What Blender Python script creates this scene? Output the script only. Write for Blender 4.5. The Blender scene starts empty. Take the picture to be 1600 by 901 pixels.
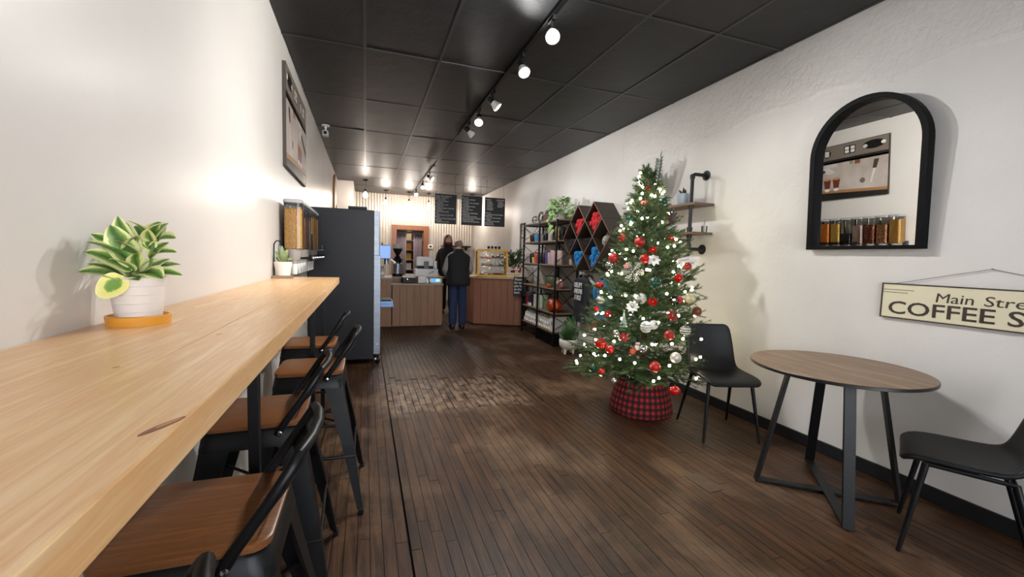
import bpy, bmesh, math, random
from mathutils import Vector as V, Matrix as M, Euler
random.seed(7)
PI = math.pi
sc = bpy.context.scene
COL = sc.collection
XL, XR, ZC, CAMZ = -0.6158, 3.0631, 2.986, 1.32
YF, YB = -1.7, 12.4
# ------------------------------------------------------------------ camera
def make_camera():
    yaw, p, r = .33528, .072853, .028857
    cd = bpy.data.cameras.new('camera'); cam = bpy.data.objects.new('camera', cd); COL.objects.link(cam)
    cd.sensor_width = 36; cd.lens = 659.84 / 1600 * 36; cd.clip_start = .02; cd.clip_end = 100
    Rz = M(((math.cos(yaw), -math.sin(yaw), 0), (math.sin(yaw), math.cos(yaw), 0), (0, 0, 1)))
    A = M(((1, 0, 0), (0, 0, -1), (0, 1, 0)))
    Rp = M(((1, 0, 0), (0, math.cos(p), -math.sin(p)), (0, math.sin(p), math.cos(p))))
    Rr = M(((math.cos(r), -math.sin(r), 0), (math.sin(r), math.cos(r), 0), (0, 0, 1)))
    W = (Rr @ Rp @ A @ Rz).transposed() @ M(((1, 0, 0), (0, -1, 0), (0, 0, -1)))
    cam.matrix_world = M.Translation((0, 0, CAMZ)) @ W.to_4x4()
    sc.camera = cam
make_camera()
# ------------------------------------------------------------------ world, exposure
w = bpy.data.worlds.new('world'); sc.world = w; w.use_nodes = True
w.node_tree.nodes['Background'].inputs[0].default_value = (.90, .94, 1, 1)
w.node_tree.nodes['Background'].inputs[1].default_value = 12.0
sc.view_settings.view_transform = 'Standard'; sc.view_settings.look = 'None'
sc.view_settings.gamma = 1; sc.view_settings.use_curve_mapping = False
sc.view_settings.exposure = 0.08
SPOT_W, BULB_W = 74, 24      # track spots and pendant bulbs, watts
# ------------------------------------------------------------------ materials
def lin(h):
    h = h.lstrip('#'); o = []
    for i in (0, 2, 4):
        c = int(h[i:i+2], 16) / 255
        o.append(c / 12.92 if c <= .04045 else ((c + .055) / 1.055) ** 2.4)
    return (*o, 1)
MATS = {}
def base(name, col='#808080', rough=.5, metal=0, spec=None, emit=None, estr=0, sss=0):
    if name in MATS: return MATS[name]
    m = bpy.data.materials.new(name); m.use_nodes = True
    b = m.node_tree.nodes['Principled BSDF']
    b.inputs['Base Color'].default_value = lin(col); b.inputs['Roughness'].default_value = rough
    b.inputs['Metallic'].default_value = metal
    if spec is not None: b.inputs['Specular IOR Level'].default_value = spec
    if emit: b.inputs['Emission Color'].default_value = lin(emit); b.inputs['Emission Strength'].default_value = estr
    MATS[name] = m
    return m
def nd(m, t, **kw):
    n = m.node_tree.nodes.new(t)
    for k, v in kw.items(): setattr(n, k, v)
    return n
def lk(m, a, b): m.node_tree.links.new(a, b)
def coords(m, scale=(1, 1, 1), rot=(0, 0, 0), world=False, gen=False):
    if world: src = nd(m, 'ShaderNodeNewGeometry').outputs['Position']
    else: src = nd(m, 'ShaderNodeTexCoord').outputs['Generated' if gen else 'Object']
    mp = nd(m, 'ShaderNodeMapping'); mp.inputs['Scale'].default_value = scale; mp.inputs['Rotation'].default_value = rot
    lk(m, src, mp.inputs['Vector']); return mp.outputs['Vector']
def noise(m, vec, s=5, d=4, r=.55, dist=0):
    n = nd(m, 'ShaderNodeTexNoise'); n.inputs['Scale'].default_value = s; n.inputs['Detail'].default_value = d
    n.inputs['Roughness'].default_value = r; n.inputs['Distortion'].default_value = dist
    lk(m, vec, n.inputs['Vector']); return n.outputs['Fac']
def ramp(m, fac, stops):
    n = nd(m, 'ShaderNodeValToRGB'); e = n.color_ramp.elements
    while len(e) < len(stops): e.new(.5)
    for q, (p, c) in zip(e, stops): q.position = p; q.color = lin(c) if isinstance(c, str) else (c, c, c, 1)
    lk(m, fac, n.inputs['Fac']); return n.outputs['Color']
def mixc(m, f, a, b, mode='MIX'):
    n = nd(m, 'ShaderNodeMix', data_type='RGBA', blend_type=mode)
    for s, x in ((n.inputs[0], f), (n.inputs[6], a), (n.inputs[7], b)):
        if hasattr(x, 'is_linked'): lk(m, x, s)
        elif isinstance(x, str): s.default_value = lin(x)
        else: s.default_value = x
    return n.outputs[2]
def mth(m, op, a, b=0, c=None):
    n = nd(m, 'ShaderNodeMath', operation=op)
    for s, x in zip(n.inputs, (a, b, c)):
        if x is None: continue
        if hasattr(x, 'is_linked'): lk(m, x, s)
        else: s.default_value = x
    return n.outputs[0]
def bump(m, h, strength=.2, dist=.01):
    n = nd(m, 'ShaderNodeBump'); n.inputs['Strength'].default_value = strength; n.inputs['Distance'].default_value = dist
    lk(m, h, n.inputs['Height']); lk(m, n.outputs['Normal'], m.node_tree.nodes['Principled BSDF'].inputs['Normal'])
def setc(m, c, s='Base Color'): lk(m, c, m.node_tree.nodes['Principled BSDF'].inputs[s])
def mottled(name, a, b, s=8, rough=.5, bs=0, bd=.005, scale=(1, 1, 1), metal=0, bscale=None, spec=None):
    if name in MATS: return MATS[name]
    m = base(name, a, rough, metal, spec); v = coords(m, scale)
    f = noise(m, v, s); setc(m, ramp(m, f, [(.3, a), (.7, b)]))
    if bs: bump(m, noise(m, v, bscale or s * 4), bs, bd)
    return m
def wood(name, a, b, axis='Y', s=1., rough=.4, knots=None, bs=.12, world=False):
    if name in MATS: return MATS[name]
    m = base(name, a, rough); k = {'X': (.9, 14, 14), 'Y': (14, .9, 14), 'Z': (14, 14, .9)}[axis]
    v = coords(m, tuple(q * s for q in k), world=world)
    f1 = noise(m, v, 2.2, 5, .6, .6); f2 = noise(m, v, 9, 3, .6)
    f = mth(m, 'ADD', mth(m, 'MULTIPLY', f1, .7), mth(m, 'MULTIPLY', f2, .3))
    oi = nd(m, 'ShaderNodeObjectInfo').outputs['Random']
    c = ramp(m, f, [(.33, a), (.5, b), (.68, a)])
    c = mixc(m, mth(m, 'MULTIPLY_ADD', oi, .25, 0), c, (.5, .42, .36, 1), 'MULTIPLY')
    setc(m, c); bump(m, f2, bs, .003); return m
def glass(name, tint='#ffffff', gl=.12, rough=.02):
    if name in MATS: return MATS[name]
    m = bpy.data.materials.new(name); m.use_nodes = True; nt = m.node_tree; nt.nodes.clear()
    o = nt.nodes.new('ShaderNodeOutputMaterial'); t = nt.nodes.new('ShaderNodeBsdfTransparent'); g = nt.nodes.new('ShaderNodeBsdfGlossy')
    t.inputs[0].default_value = lin(tint); g.inputs['Roughness'].default_value = rough
    x = nt.nodes.new('ShaderNodeMixShader'); f = nt.nodes.new('ShaderNodeFresnel'); f.inputs[0].default_value = 1.45
    nt.links.new(f.outputs[0], x.inputs[0]); nt.links.new(t.outputs[0], x.inputs[1]); nt.links.new(g.outputs[0], x.inputs[2])
    nt.links.new(x.outputs[0], o.inputs[0]); MATS[name] = m; return m
# ------------------------------------------------------------------ mesh helpers
def nb(): return bmesh.new()
def box(b, x0, x1, y0, y1, z0, z1, mat=None):
    vs = [b.verts.new((x, y, z)) for x in (x0, x1) for y in (y0, y1) for z in (z0, z1)]
    if mat is not None:
        for v in vs: v.co = mat @ v.co
    fs = []
    for f in ((0, 1, 3, 2), (4, 6, 7, 5), (0, 4, 5, 1), (2, 3, 7, 6), (0, 2, 6, 4), (1, 5, 7, 3)): fs.append(b.faces.new([vs[i] for i in f]))
    return fs
def prism(b, pts, off):
    off = V(off); a = [b.verts.new(V(p)) for p in pts]; c = [b.verts.new(V(p) + off) for p in pts]; n = len(pts)
    fs = [b.faces.new(a[::-1]), b.faces.new(c)]
    for i in range(n): fs.append(b.faces.new((a[i], a[(i+1) % n], c[(i+1) % n], c[i])))
    return fs
def loft(b, rings, cap=True, closed=True):
    R = [[b.verts.new(V(p)) for p in r] for r in rings]; n = len(R[0])
    for i in range(len(R) - 1):
        for j in range(n if closed else n - 1):
            b.faces.new((R[i][j], R[i][(j+1) % n], R[i+1][(j+1) % n], R[i+1][j]))
    if cap and closed:
        b.faces.new(R[0][::-1]); b.faces.new(R[-1])
    return R
def tube(b, pts, r, seg=8, closed=False, sx=1):
    pts = [V(p) for p in pts]; n = len(pts); rs = r if isinstance(r, (list, tuple)) else [r] * n
    rings = []; up = None
    for i, p in enumerate(pts):
        if closed: t = pts[(i+1) % n] - pts[i-1]
        else: t = pts[min(i+1, n-1)] - pts[max(i-1, 0)]
        t.normalize()
        if up is None: up = V((0, 0, 1)) if abs(t.z) < .9 else V((1, 0, 0))
        u = up - t * up.dot(t)
        if u.length < 1e-4: u = t.orthogonal()
        u.normalize(); v = t.cross(u); up = u
        rings.append([p + (u * math.cos(a) + v * math.sin(a) * sx) * rs[i] for a in [2*PI*k/seg for k in range(seg)]])
    if closed: rings.append(rings[0]); loft(b, rings, cap=False); bmesh.ops.remove_doubles(b, verts=b.verts[:], dist=1e-6)
    else: loft(b, rings)
def lathe(b, prof, seg=20, mat=None, sx=1, sy=1):
    rings = [[V((max(r, 1e-4) * sx * math.cos(2*PI*k/seg), max(r, 1e-4) * sy * math.sin(2*PI*k/seg), z)) for k in range(seg)] for r, z in prof]
    if mat is not None: rings = [[mat @ p for p in q] for q in rings]
    loft(b, rings)
def sph(b, c, r, u=12, v=8, s=(1, 1, 1)):
    m = M.Translation(V(c)) @ M.Diagonal((r*s[0], r*s[1], r*s[2], 1))
    bmesh.ops.create_uvsphere(b, u_segments=u, v_segments=v, radius=1, matrix=m)
def frame_mat(origin, n):            # local z along n
    return M.Translation(V(origin)) @ V(n).to_track_quat('Z', 'Y').to_matrix().to_4x4()
def obj(name, b, m=None, parent=None, smooth=False, bevel=0, bseg=2, loc=None, solid=0, sub=0):
    if isinstance(b, bmesh.types.BMesh):
        bmesh.ops.recalc_face_normals(b, faces=b.faces[:])
        me = bpy.data.meshes.new(name); b.to_mesh(me); b.free()
    else: me = b
    if m is not None and not me.materials:
        for x in (m if isinstance(m, (list, tuple)) else [m]): me.materials.append(x)
    if smooth:
        me.polygons.foreach_set('use_smooth', [True] * len(me.polygons))
        if smooth != 'all':
            try: me.set_sharp_from_angle(angle=math.radians(40))
            except Exception: pass
    o = bpy.data.objects.new(name, me); COL.objects.link(o)
    if parent: o.parent = parent
    if loc is not None: o.location = loc
    if solid: q = o.modifiers.new('solid', 'SOLIDIFY'); q.thickness = solid; q.offset = 0
    if sub: q = o.modifiers.new('sub', 'SUBSURF'); q.levels = sub; q.render_levels = sub
    if bevel: q = o.modifiers.new('bevel', 'BEVEL'); q.width = bevel; q.segments = bseg; q.limit_method = 'ANGLE'
    return o
def thing(name, label, cat, loc=(0, 0, 0), rz=0, group=None):
    o = bpy.data.objects.new(name, None); COL.objects.link(o); o.empty_display_size = .05
    o.location = loc; o.rotation_euler = (0, 0, rz); o['label'] = label; o['category'] = cat
    if group: o['group'] = group
    return o
def tag(o, label, cat, group=None):
    o['label'] = label; o['category'] = cat
    if group: o['group'] = group
    return o
def struct(o): o['kind'] = 'structure'; return o
def dup(root, loc, rz=None, label=None, group=None, scale=None):
    def cp(o, par):
        c = o.copy(); COL.objects.link(c); c.parent = par
        for ch in o.children: cp(ch, c)
        return c
    r = cp(root, root.parent); r.location = loc
    if rz is not None: r.rotation_euler = (0, 0, rz)
    if label: r['label'] = label
    if group: r['group'] = group
    if scale: r.scale = scale if isinstance(scale, (tuple, list)) else (scale,)*3
    return r
def text(body, size, mw, m, parent=None, ext=.001, align='LEFT', name='lettering', spacing=1, shear=0, offset=0, line=1, width=0, maxw=0):
    c = bpy.data.curves.new(name, 'FONT'); c.body = body; c.size = size; c.extrude = ext; c.align_x = align; c.space_character = spacing
    c.shear = shear; c.offset = offset; c.space_line = line; c.resolution_u = 3
    q = bpy.data.objects.new('outline', c); COL.objects.link(q); c.materials.append(m)
    me = bpy.data.meshes.new_from_object(q.evaluated_get(bpy.context.evaluated_depsgraph_get())); me.name = name
    bpy.data.objects.remove(q); bpy.data.curves.remove(c)
    if width:
        xs = [v.co.x for v in me.vertices]; f = width / (max(xs) - min(xs))
        for v in me.vertices: v.co.x = (v.co.x - min(xs)) * f
    if maxw and me.vertices:
        f = min(1, maxw / max(v.co.x for v in me.vertices))
        for v in me.vertices: v.co.x *= f
    me.materials.clear(); me.materials.append(m)
    o = bpy.data.objects.new(name, me); COL.objects.link(o); o.matrix_world = mw
    if parent: o.parent = parent
    return o
def face_left(x, y, z):   # writing on the right wall, seen looking +X
    return M(((0, 0, -1, x), (-1, 0, 0, y), (0, 1, 0, z), (0, 0, 0, 1)))
def face_front(x, y, z):  # writing seen looking +Y
    return M(((1, 0, 0, x), (0, 0, -1, y), (0, 1, 0, z), (0, 0, 0, 1)))
# shared materials
black_metal = mottled('black_metal', '#0d0e10', '#131416', 30, .42, .05, .002, metal=.2, spec=.3)
black_matte = base('black_matte', '#0d0d0f', .55, spec=.25)
black_leather = mottled('black_leather', '#101215', '#15171b', 12, .48, .15, .002, bscale=160, spec=.3)
chrome = base('chrome', '#c8c8c8', .18, 1)
steel = mottled('brushed_steel', '#7c828c', '#8e949e', 6, .42, .03, .002, scale=(1, 1, 12), metal=.9)
white_plastic = base('white_plastic', '#e6e4e0', .4)
white_ceramic = base('white_ceramic', '#eceae4', .25)
red_gloss = base('red_gloss', '#b3140f', .12)
# ================================================================== SETTING
def wall_mat(name, a, b_, rough, bs, bscale, bd):
    m = base(name, a, rough); v = coords(m, world=True)
    setc(m, ramp(m, noise(m, v, 1.3, 4), [(.3, a), (.7, b_)]))
    n1 = noise(m, v, bscale, 5, .62, .4); n2 = noise(m, v, 2.2, 2)
    bump(m, mth(m, 'MULTIPLY', n1, ramp(m, n2, [(.3, .35), (.7, 1.)])), bs, bd)
    return m
m_wl = wall_mat('painted_wall', '#d9d4ce', '#d3cec8', .31, .16, 6, .010)
MATS['painted_wall'].node_tree.nodes['Principled BSDF'].inputs['Specular IOR Level'].default_value = .16
m_wr = wall_mat('plaster_wall', '#d5d2ce', '#cbc8c4', .40, .34, 15, .010)
m_wp_ = wall_mat('rough_plaster', '#d3d0cc', '#c8c5c1', .42, .85, 20, .012)
b = nb(); box(b, XL - .15, XL, YF, 10.66, 0, ZC + .1); struct(obj('wall_left', b, m_wl))
b = nb(); box(b, XL - .15, -.27, 10.66, YB + .1, 0, ZC + .1); struct(obj('wall_left_return', b, m_wl))
wr = None
b = nb(); box(b, XR, XR + .15, YF, YB + .1, 0, ZC + .1); wr = struct(obj('wall_right', b, m_wr))
# rough raised plaster band along the top of the right wall
b = nb(); n = 60
prev = None; pts = []
for i in range(n + 1):
    y = .2 + i * .075
    pts.append((y, 2.52 + .035 * math.sin(y * 3.1) + .02 * math.sin(y * 9.7) + .02 * random.random() - .012 * y))
rows = [[(XR, y, z), (XR - .004, y, z + .03), (XR - .004, y, 2.93), (XR, y, 2.985)] for y, z in pts]
loft(b, rows, cap=False, closed=False)
obj('plaster_band', b, m_wp_, wr)
# baseboards
m_bb = base('baseboard_black', '#15161b', .5)
b = nb(); box(b, XR - .016, XR, YF, 5.5, 0, .088); struct(obj('baseboard_right', b, m_bb, bevel=.003))
b = nb(); box(b, XL, XL + .014, YF, 5.2, 0, .09); struct(obj('baseboard_left', b, base('baseboard_cream', '#cdc5ba', .5), bevel=.003))
# front wall behind the camera: storefront glass and door
b = nb(); y0, y1 = YF - .12, YF
wx0, wx1, wz0, wz1 = -.4, 1.35, .75, 2.3; dx0, dx1, dz1 = 1.75, 2.65, 2.1
for q in ((XL, wx0, 0, ZC), (wx0, wx1, 0, wz0), (wx0, wx1, wz1, ZC), (wx1, dx0, 0, ZC), (dx0, dx1, dz1, ZC), (dx1, XR, 0, ZC)):
    box(b, q[0], q[1], y0, y1, q[2], q[3])
struct(obj('wall_front', b, m_wl))
m_glass = glass('window_glass')
def framed(name, x0, x1, z0, z1):
    b = nb(); t = .05
    for q in ((x0, x0 + t, z0, z1), (x1 - t, x1, z0, z1), (x0 + t, x1 - t, z0, z0 + t), (x0 + t, x1 - t, z1 - t, z1)): box(b, q[0], q[1], y0 + .03, y1 - .03, q[2], q[3])
    f = struct(obj(name, b, black_metal)); b = nb(); box(b, x0 + t, x1 - t, y0 + .055, y0 + .062, z0 + t, z1 - t); obj('pane', b, m_glass, f)
    return f
framed('window_1', wx0, wx1, wz0, wz1)
d = framed('door_1', dx0, dx1, 0, dz1)
b = nb(); tube(b, [(dx0 + .1, y1 - .03, .9), (dx0 + .1, y1 + .03, .9), (dx0 + .1, y1 + .03, 1.3), (dx0 + .1, y1 - .03, 1.3)], .012); obj('handle', b, steel, d)
# ------------------------------------------------------------------ floor of narrow worn strips
def floor_mat():
    m = base('worn_oak_strip', '#4b3a2e', .38)
    geo = nd(m, 'ShaderNodeNewGeometry'); oi = nd(m, 'ShaderNodeObjectInfo')
    rnd = mth(m, 'FRACT', mth(m, 'ADD', geo.outputs['Random Per Island'], oi.outputs['Random']))
    v = coords(m, (22, 1.6, 1), world=True); v2 = coords(m, (1, .8, 1), world=True); v3 = coords(m, (90, 5, 1), world=True)
    off = nd(m, 'ShaderNodeVectorMath', operation='ADD'); lk(m, v, off.inputs[0])
    cb = nd(m, 'ShaderNodeCombineXYZ'); lk(m, mth(m, 'MULTIPLY', rnd, 37), cb.inputs[2]); lk(m, cb.outputs[0], off.inputs[1])
    g = noise(m, off.outputs[0], 1.6, 6, .65, .5); fine = noise(m, v3, 1, 3, .6)
    c = ramp(m, g, [(.28, '#1f130b'), (.47, '#3d2717'), (.62, '#573a23'), (.8, '#321f13')])
    c = mixc(m, .8, c, ramp(m, rnd, [(0, .62), (.5, .8), (1, 1.0)]), 'MULTIPLY')
    wear = noise(m, v2, 1.5, 6, .65, .3)
    c = mixc(m, mth(m, 'MULTIPLY', ramp(m, wear, [(.5, 0.), (.68, 1.)]), mth(m, 'MULTIPLY', fine, .75)), c, '#9a7e62')
    dark = noise(m, coords(m, (.9, .5, 1), world=True), 1.1, 3, .5)
    c = mixc(m, ramp(m, dark, [(.5, 0.), (.7, .6)]), c, '#251a14')
    # the broken, bleached patch in front of the threshold
    sp = nd(m, 'ShaderNodeSeparateXYZ'); lk(m, geo.outputs['Position'], sp.inputs[0])
    px = mth(m, 'SUBTRACT', 1, mth(m, 'ABSOLUTE', mth(m, 'DIVIDE', mth(m, 'SUBTRACT', sp.outputs[0], .8), .75)))
    py = mth(m, 'SUBTRACT', 1, mth(m, 'ABSOLUTE', mth(m, 'DIVIDE', mth(m, 'SUBTRACT', sp.outputs[1], 3.95), .55)))
    pm = mth(m, 'MULTIPLY', mth(m, 'MINIMUM', px, py), 1.0)
    pm = mth(m, 'MULTIPLY', ramp(m, pm, [(0, 0.), (.35, 1.)]), ramp(m, noise(m, coords(m, (14, 7, 1), world=True), 1, 5, .7), [(.42, 0.), (.6, 1.)]))
    c = mixc(m, mth(m, 'MULTIPLY', pm, .6), c, '#a48b76')
    setc(m, c)
    setc(m, ramp(m, mth(m, 'ADD', mth(m, 'MULTIPLY', wear, .6), mth(m, 'MULTIPLY', fine, .4)), [(.3, .36), (.7, .58)]), 'Roughness')
    bump(m, mth(m, 'ADD', mth(m, 'MULTIPLY', fine, .6), mth(m, 'MULTIPLY', g, .6)), .35, .004)
    return m
m_fl = floor_mat(); m_fl.node_tree.nodes['Principled BSDF'].inputs['Specular IOR Level'].default_value = .32
b = nb(); box(b, XL - .1, XR + .1, YF, 14.2, -.08, -.012)
floor = struct(obj('floor', b, base('subfloor_dark', '#0d0a08', .9)))
SW = .0552; SX0 = .19 - 15 * SW; near = []; far = []
for i in range(68):
    x0 = SX0 + i * SW; x1 = x0 + SW
    if x0 > XR: break
    patch = .19 - .001 <= x0 < 1.57 - .01
    y = YF - random.random() * .8
    while y < 13.9:
        ln = random.uniform(.5, 1.5); y2 = y + ln
        if 3.52 < y and y < 4.5 and patch: y2 = y + random.uniform(.14, .5)
        cut = patch and y < 3.52 <= y2
        if cut: y2 = 3.512
        a0, a1, e0, e1 = max(x0, XL), min(x1, XR), max(y, YF), min(y2, 13.9)
        if a1 - a0 > .01 and e1 - e0 > .02:
            bad = patch and 3.52 < e0 < 4.3
            gl = .0095 if abs(x0 - .19) < .002 or abs(x0 - 1.57) < .02 and e0 < 3.5 else .0012
            z = random.uniform(-.0008, .0008) + (.005 if patch and e1 < 3.53 else 0) + (random.uniform(-.006, .001) if bad else 0)
            xs = random.uniform(0, .006) if bad else 0
            rec = (a0 + gl, a1 - .0012 - xs, e0 + .001, e1 - (.008 if bad and random.random() < .5 else .001), z)
            cx, cy = (a0 + a1) / 2, (e0 + e1) / 2; ang = math.degrees(math.atan2(cx, cy))
            (near if -24 < ang < 72 and cy > .85 and not (cx < -.12 and cy < 1.8) else far).append((math.hypot(cx, cy), rec))
        y = y2 if not cut else 3.528
near.sort(key=lambda q: q[0]); far += near[292:]; near = near[:292]
b = nb(); box(b, -.5, .5, -.5, .5, -1, 0); pl_me = None
for k, (dd, r) in enumerate(near):
    if pl_me is None: o = obj('plank', b, m_fl, floor); pl_me = o.data
    else: o = obj('plank', pl_me, None, floor)
    o.location = ((r[0] + r[1]) / 2, (r[2] + r[3]) / 2, r[4]); o.scale = (r[1] - r[0], r[3] - r[2], .014)
b = nb()
for dd, r in far: box(b, r[0], r[1], r[2], r[3], r[4] - .014, r[4])
o = obj('distant_planks', b, m_fl, floor); o['kind'] = 'stuff'
# small metal plate let into the boards
b = nb(); box(b, -.055, .055, -.1, .1, 0, .003); o = obj('floor_plate', b, mottled('worn_plate', '#3d2c20', '#57412f', 20, .45), floor, bevel=.001); o.location = (1.93, 1.93, .0012); o.rotation_euler = (0, 0, .05)
# ------------------------------------------------------------------ ceiling
m_ct = base('black_ceiling_tile', '#191a1c', .45, spec=.4)
v = coords(m_ct, world=True); setc(m_ct, ramp(m_ct, noise(m_ct, v, 2.5, 5), [(.3, '#111114'), (.7, '#1a1a1d')]))
bump(m_ct, mth(m_ct, 'ADD', noise(m_ct, v, 60, 3), mth(m_ct, 'MULTIPLY', noise(m_ct, v, 5, 2), 2.5)), .22, .006)
m_gb = base('black_grid_bar', '#242427', .4)
b = nb(); box(b, XL - .15, XR + .15, YF - .12, 14.05, ZC + .06, ZC + .12); ceil = struct(obj('ceiling', b, black_matte))
gx = [XL] + [-.01 + .61 * k for k in range(6)] + [XR]; gy = [YF] + [2.556 + 1.235 * k for k in range(-3, 8)] + [YB]
b = nb(); box(b, -.5, .5, -.5, .5, 0, 1); tile = None
for j in range(len(gy) - 1):
    for i in range(len(gx) - 1):
        if gx[i+1] - gx[i] < .05: continue
        if tile is None: o = obj('ceiling_panel', b, m_ct, ceil); tile = o.data
        else: o = obj('ceiling_panel', tile, None, ceil)
        o.location = ((gx[i] + gx[i+1]) / 2, (gy[j] + gy[j+1]) / 2, ZC + .004); o.scale = (gx[i+1] - gx[i] - .008, gy[j+1] - gy[j] - .008, .016)
        o.rotation_euler = (random.uniform(-.004, .004), random.uniform(-.006, .006), 0)
for x in gx[1:-1]:
    b = nb(); box(b, x - .012, x + .012, YF, YB, ZC - .001, ZC + .03); obj('grid_bar', b, m_gb, ceil)
for y in gy[1:-1]:
    b = nb(); box(b, XL, XR, y - .012, y + .012, ZC, ZC + .028); obj('grid_bar', b, m_gb, ceil)
# ------------------------------------------------------------------ back wall of corrugated sheets with a doorway
m_cor = mottled('corrugated_metal', '#c9c2b8', '#bdb5aa', 4, .38, 0, metal=.35)
DX0, DX1, DZ = .80, 1.61, 2.04
b = nb(); 
for q in ((-.42, DX0, 0, ZC + .06), (DX1, XR + .15, 0, ZC + .06), (DX0, DX1, DZ, ZC + .06)): box(b, q[0], q[1], YB + .03, YB + .15, q[2], q[3])
wb = struct(obj('wall_back', b, base('back_wall_board', '#b9b0a4', .6)))
def corr(x0, x1, z0, z1):
    b = nb(); n = max(2, int((x1 - x0) / .0125)); P = []
    for i in range(n + 1):
        x = x0 + (x1 - x0) * i / n; y = YB + .012 - .011 * math.sin(2 * PI * x / .076)
        P.append([(x, y, z0), (x, y, z1)])
    loft(b, P, cap=False, closed=False); obj('corrugated_sheet', b, m_cor, wb, smooth='all')
for x0, x1, z0 in ((-.27, .25, 0), (.25, DX0, 0), (DX0, 1.2, DZ), (1.2, DX1, DZ), (DX1, 2.2, 0), (2.2, 2.98, 0)): corr(x0, x1, z0, ZC + .002)
m_trim = wood('orange_oak', '#96674a', '#85583c', 'Z', 1, .35)
for nme, q in (('trim_1', (DX0 - .11, DX0 + .03, 0, DZ + .11)), ('trim_2', (DX1 - .03, DX1 + .11, 0, DZ + .11)), ('trim_3', (DX0 + .03, DX1 - .03, DZ - .02, DZ + .11))):
    b = nb(); box(b, q[0], q[1], YB - .03, YB + .16, q[2], q[3]); struct(obj(nme, b, m_trim, bevel=.004))
# small room beyond the doorway
b = nb(); box(b, -.3, 3, 13.9, 14.0, 0, ZC); struct(obj('wall_store_room', b, base('store_wall', '#6d6069', .7)))
b = nb(); box(b, -.3, -.2, YB + .15, 13.9, 0, ZC); box(b, 2.9, 3, YB + .15, 13.9, 0, ZC); struct(obj('wall_store_room_sides', b, base('store_wall', '#6d6069', .7)))
b = nb(); box(b, -.3, 3, YB + .15, 14, 2.6, 2.66); struct(obj('ceiling_store_room', b, base('store_wall', '#6d6069', .7)))
m_cur = base('mauve_curtain', '#8b7f88', .85)
def curtain(x0, x1, lab):
    b = nb(); P = []; n = 60
    for i in range(n + 1):
        t = i / n; x = x0 + (x1 - x0) * t; y = YB + .22 + .03 * math.sin(t * 34) + .012 * math.sin(t * 71 + 1)
        P.append([(x, y, .05), (x * .97 + .03 * (x0 + x1) / 2, y, 1.0), (x, y, 1.97)])
    loft(b, P, cap=False, closed=False); tag(obj('curtain', b, m_cur, smooth='all', solid=.004), lab, 'curtain')
curtain(DX0 + .04, 1.12, 'mauve door curtain beside the coffee grinder')
curtain(1.32, DX1 - .04, 'mauve door curtain drawn toward the thermostat')
b = nb(); tube(b, [(DX0, YB + .22, 1.99), (DX1, YB + .22, 1.99)], .012); tag(obj('curtain_rod', b, black_metal), 'dark rod holding the mauve curtains in the doorway', 'rod')
t = thing('storage_shelf', 'lit storage shelves seen between the mauve curtains', 'shelf', (1.24, 13.4, 0))
m_wh = base('shelf_white', '#d9d0c2', .5)
for z in (.55, .85, 1.15, 1.45, 1.75):
    b = nb(); box(b, -.45, .45, -.15, .15, z, z + .02); obj('shelf_board', b, m_wh, t)
for x in (-.45, .45):
    b = nb(); box(b, x - .015, x + .015, -.15, .15, 0, 2.0); obj('side_panel', b, m_wh, t)
bx = [('#d9a520', 1.17, 'mustard'), ('#c8901c', 1.47, 'amber'), ('#e8dcc0', 1.77, 'cream'), ('#e6e0d6', .87, 'white')]
for c, z, nm in bx:
    b = nb(); box(b, 1.18, 1.33, 13.3, 13.45, z + .001, z + .19)
    tag(obj('storage_box', b, base('box_' + nm, c, .5), bevel=.006), nm + ' box on the storage shelf behind the curtains', 'box')
# thermostat
t = thing('thermostat', 'white thermostat on the corrugated wall beside the doorway', 'thermostat', (1.78, YB - .005, 1.57))
b = nb(); box(b, -.075, .075, -.03, 0, -.06, .06); obj('body', b, white_plastic, t, bevel=.008)
b = nb(); box(b, -.035, .035, -.033, -.03, -.02, .025); obj('display', b, black_matte, t)
# dark ledge by the corner
t = thing('wall_ledge', 'dark ledge on the corrugated wall above the pastry case', 'shelf', (2.5, YB - .14, 1.60))
b = nb(); box(b, -.4, .42, -.12, .13, -.02, .02); obj('board', b, black_matte, t, bevel=.003)
for x in (-.3, .3):
    b = nb(); box(b, x - .012, x + .012, -.1, .13, -.1, -.02); obj('bracket', b, black_metal, t)
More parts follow.
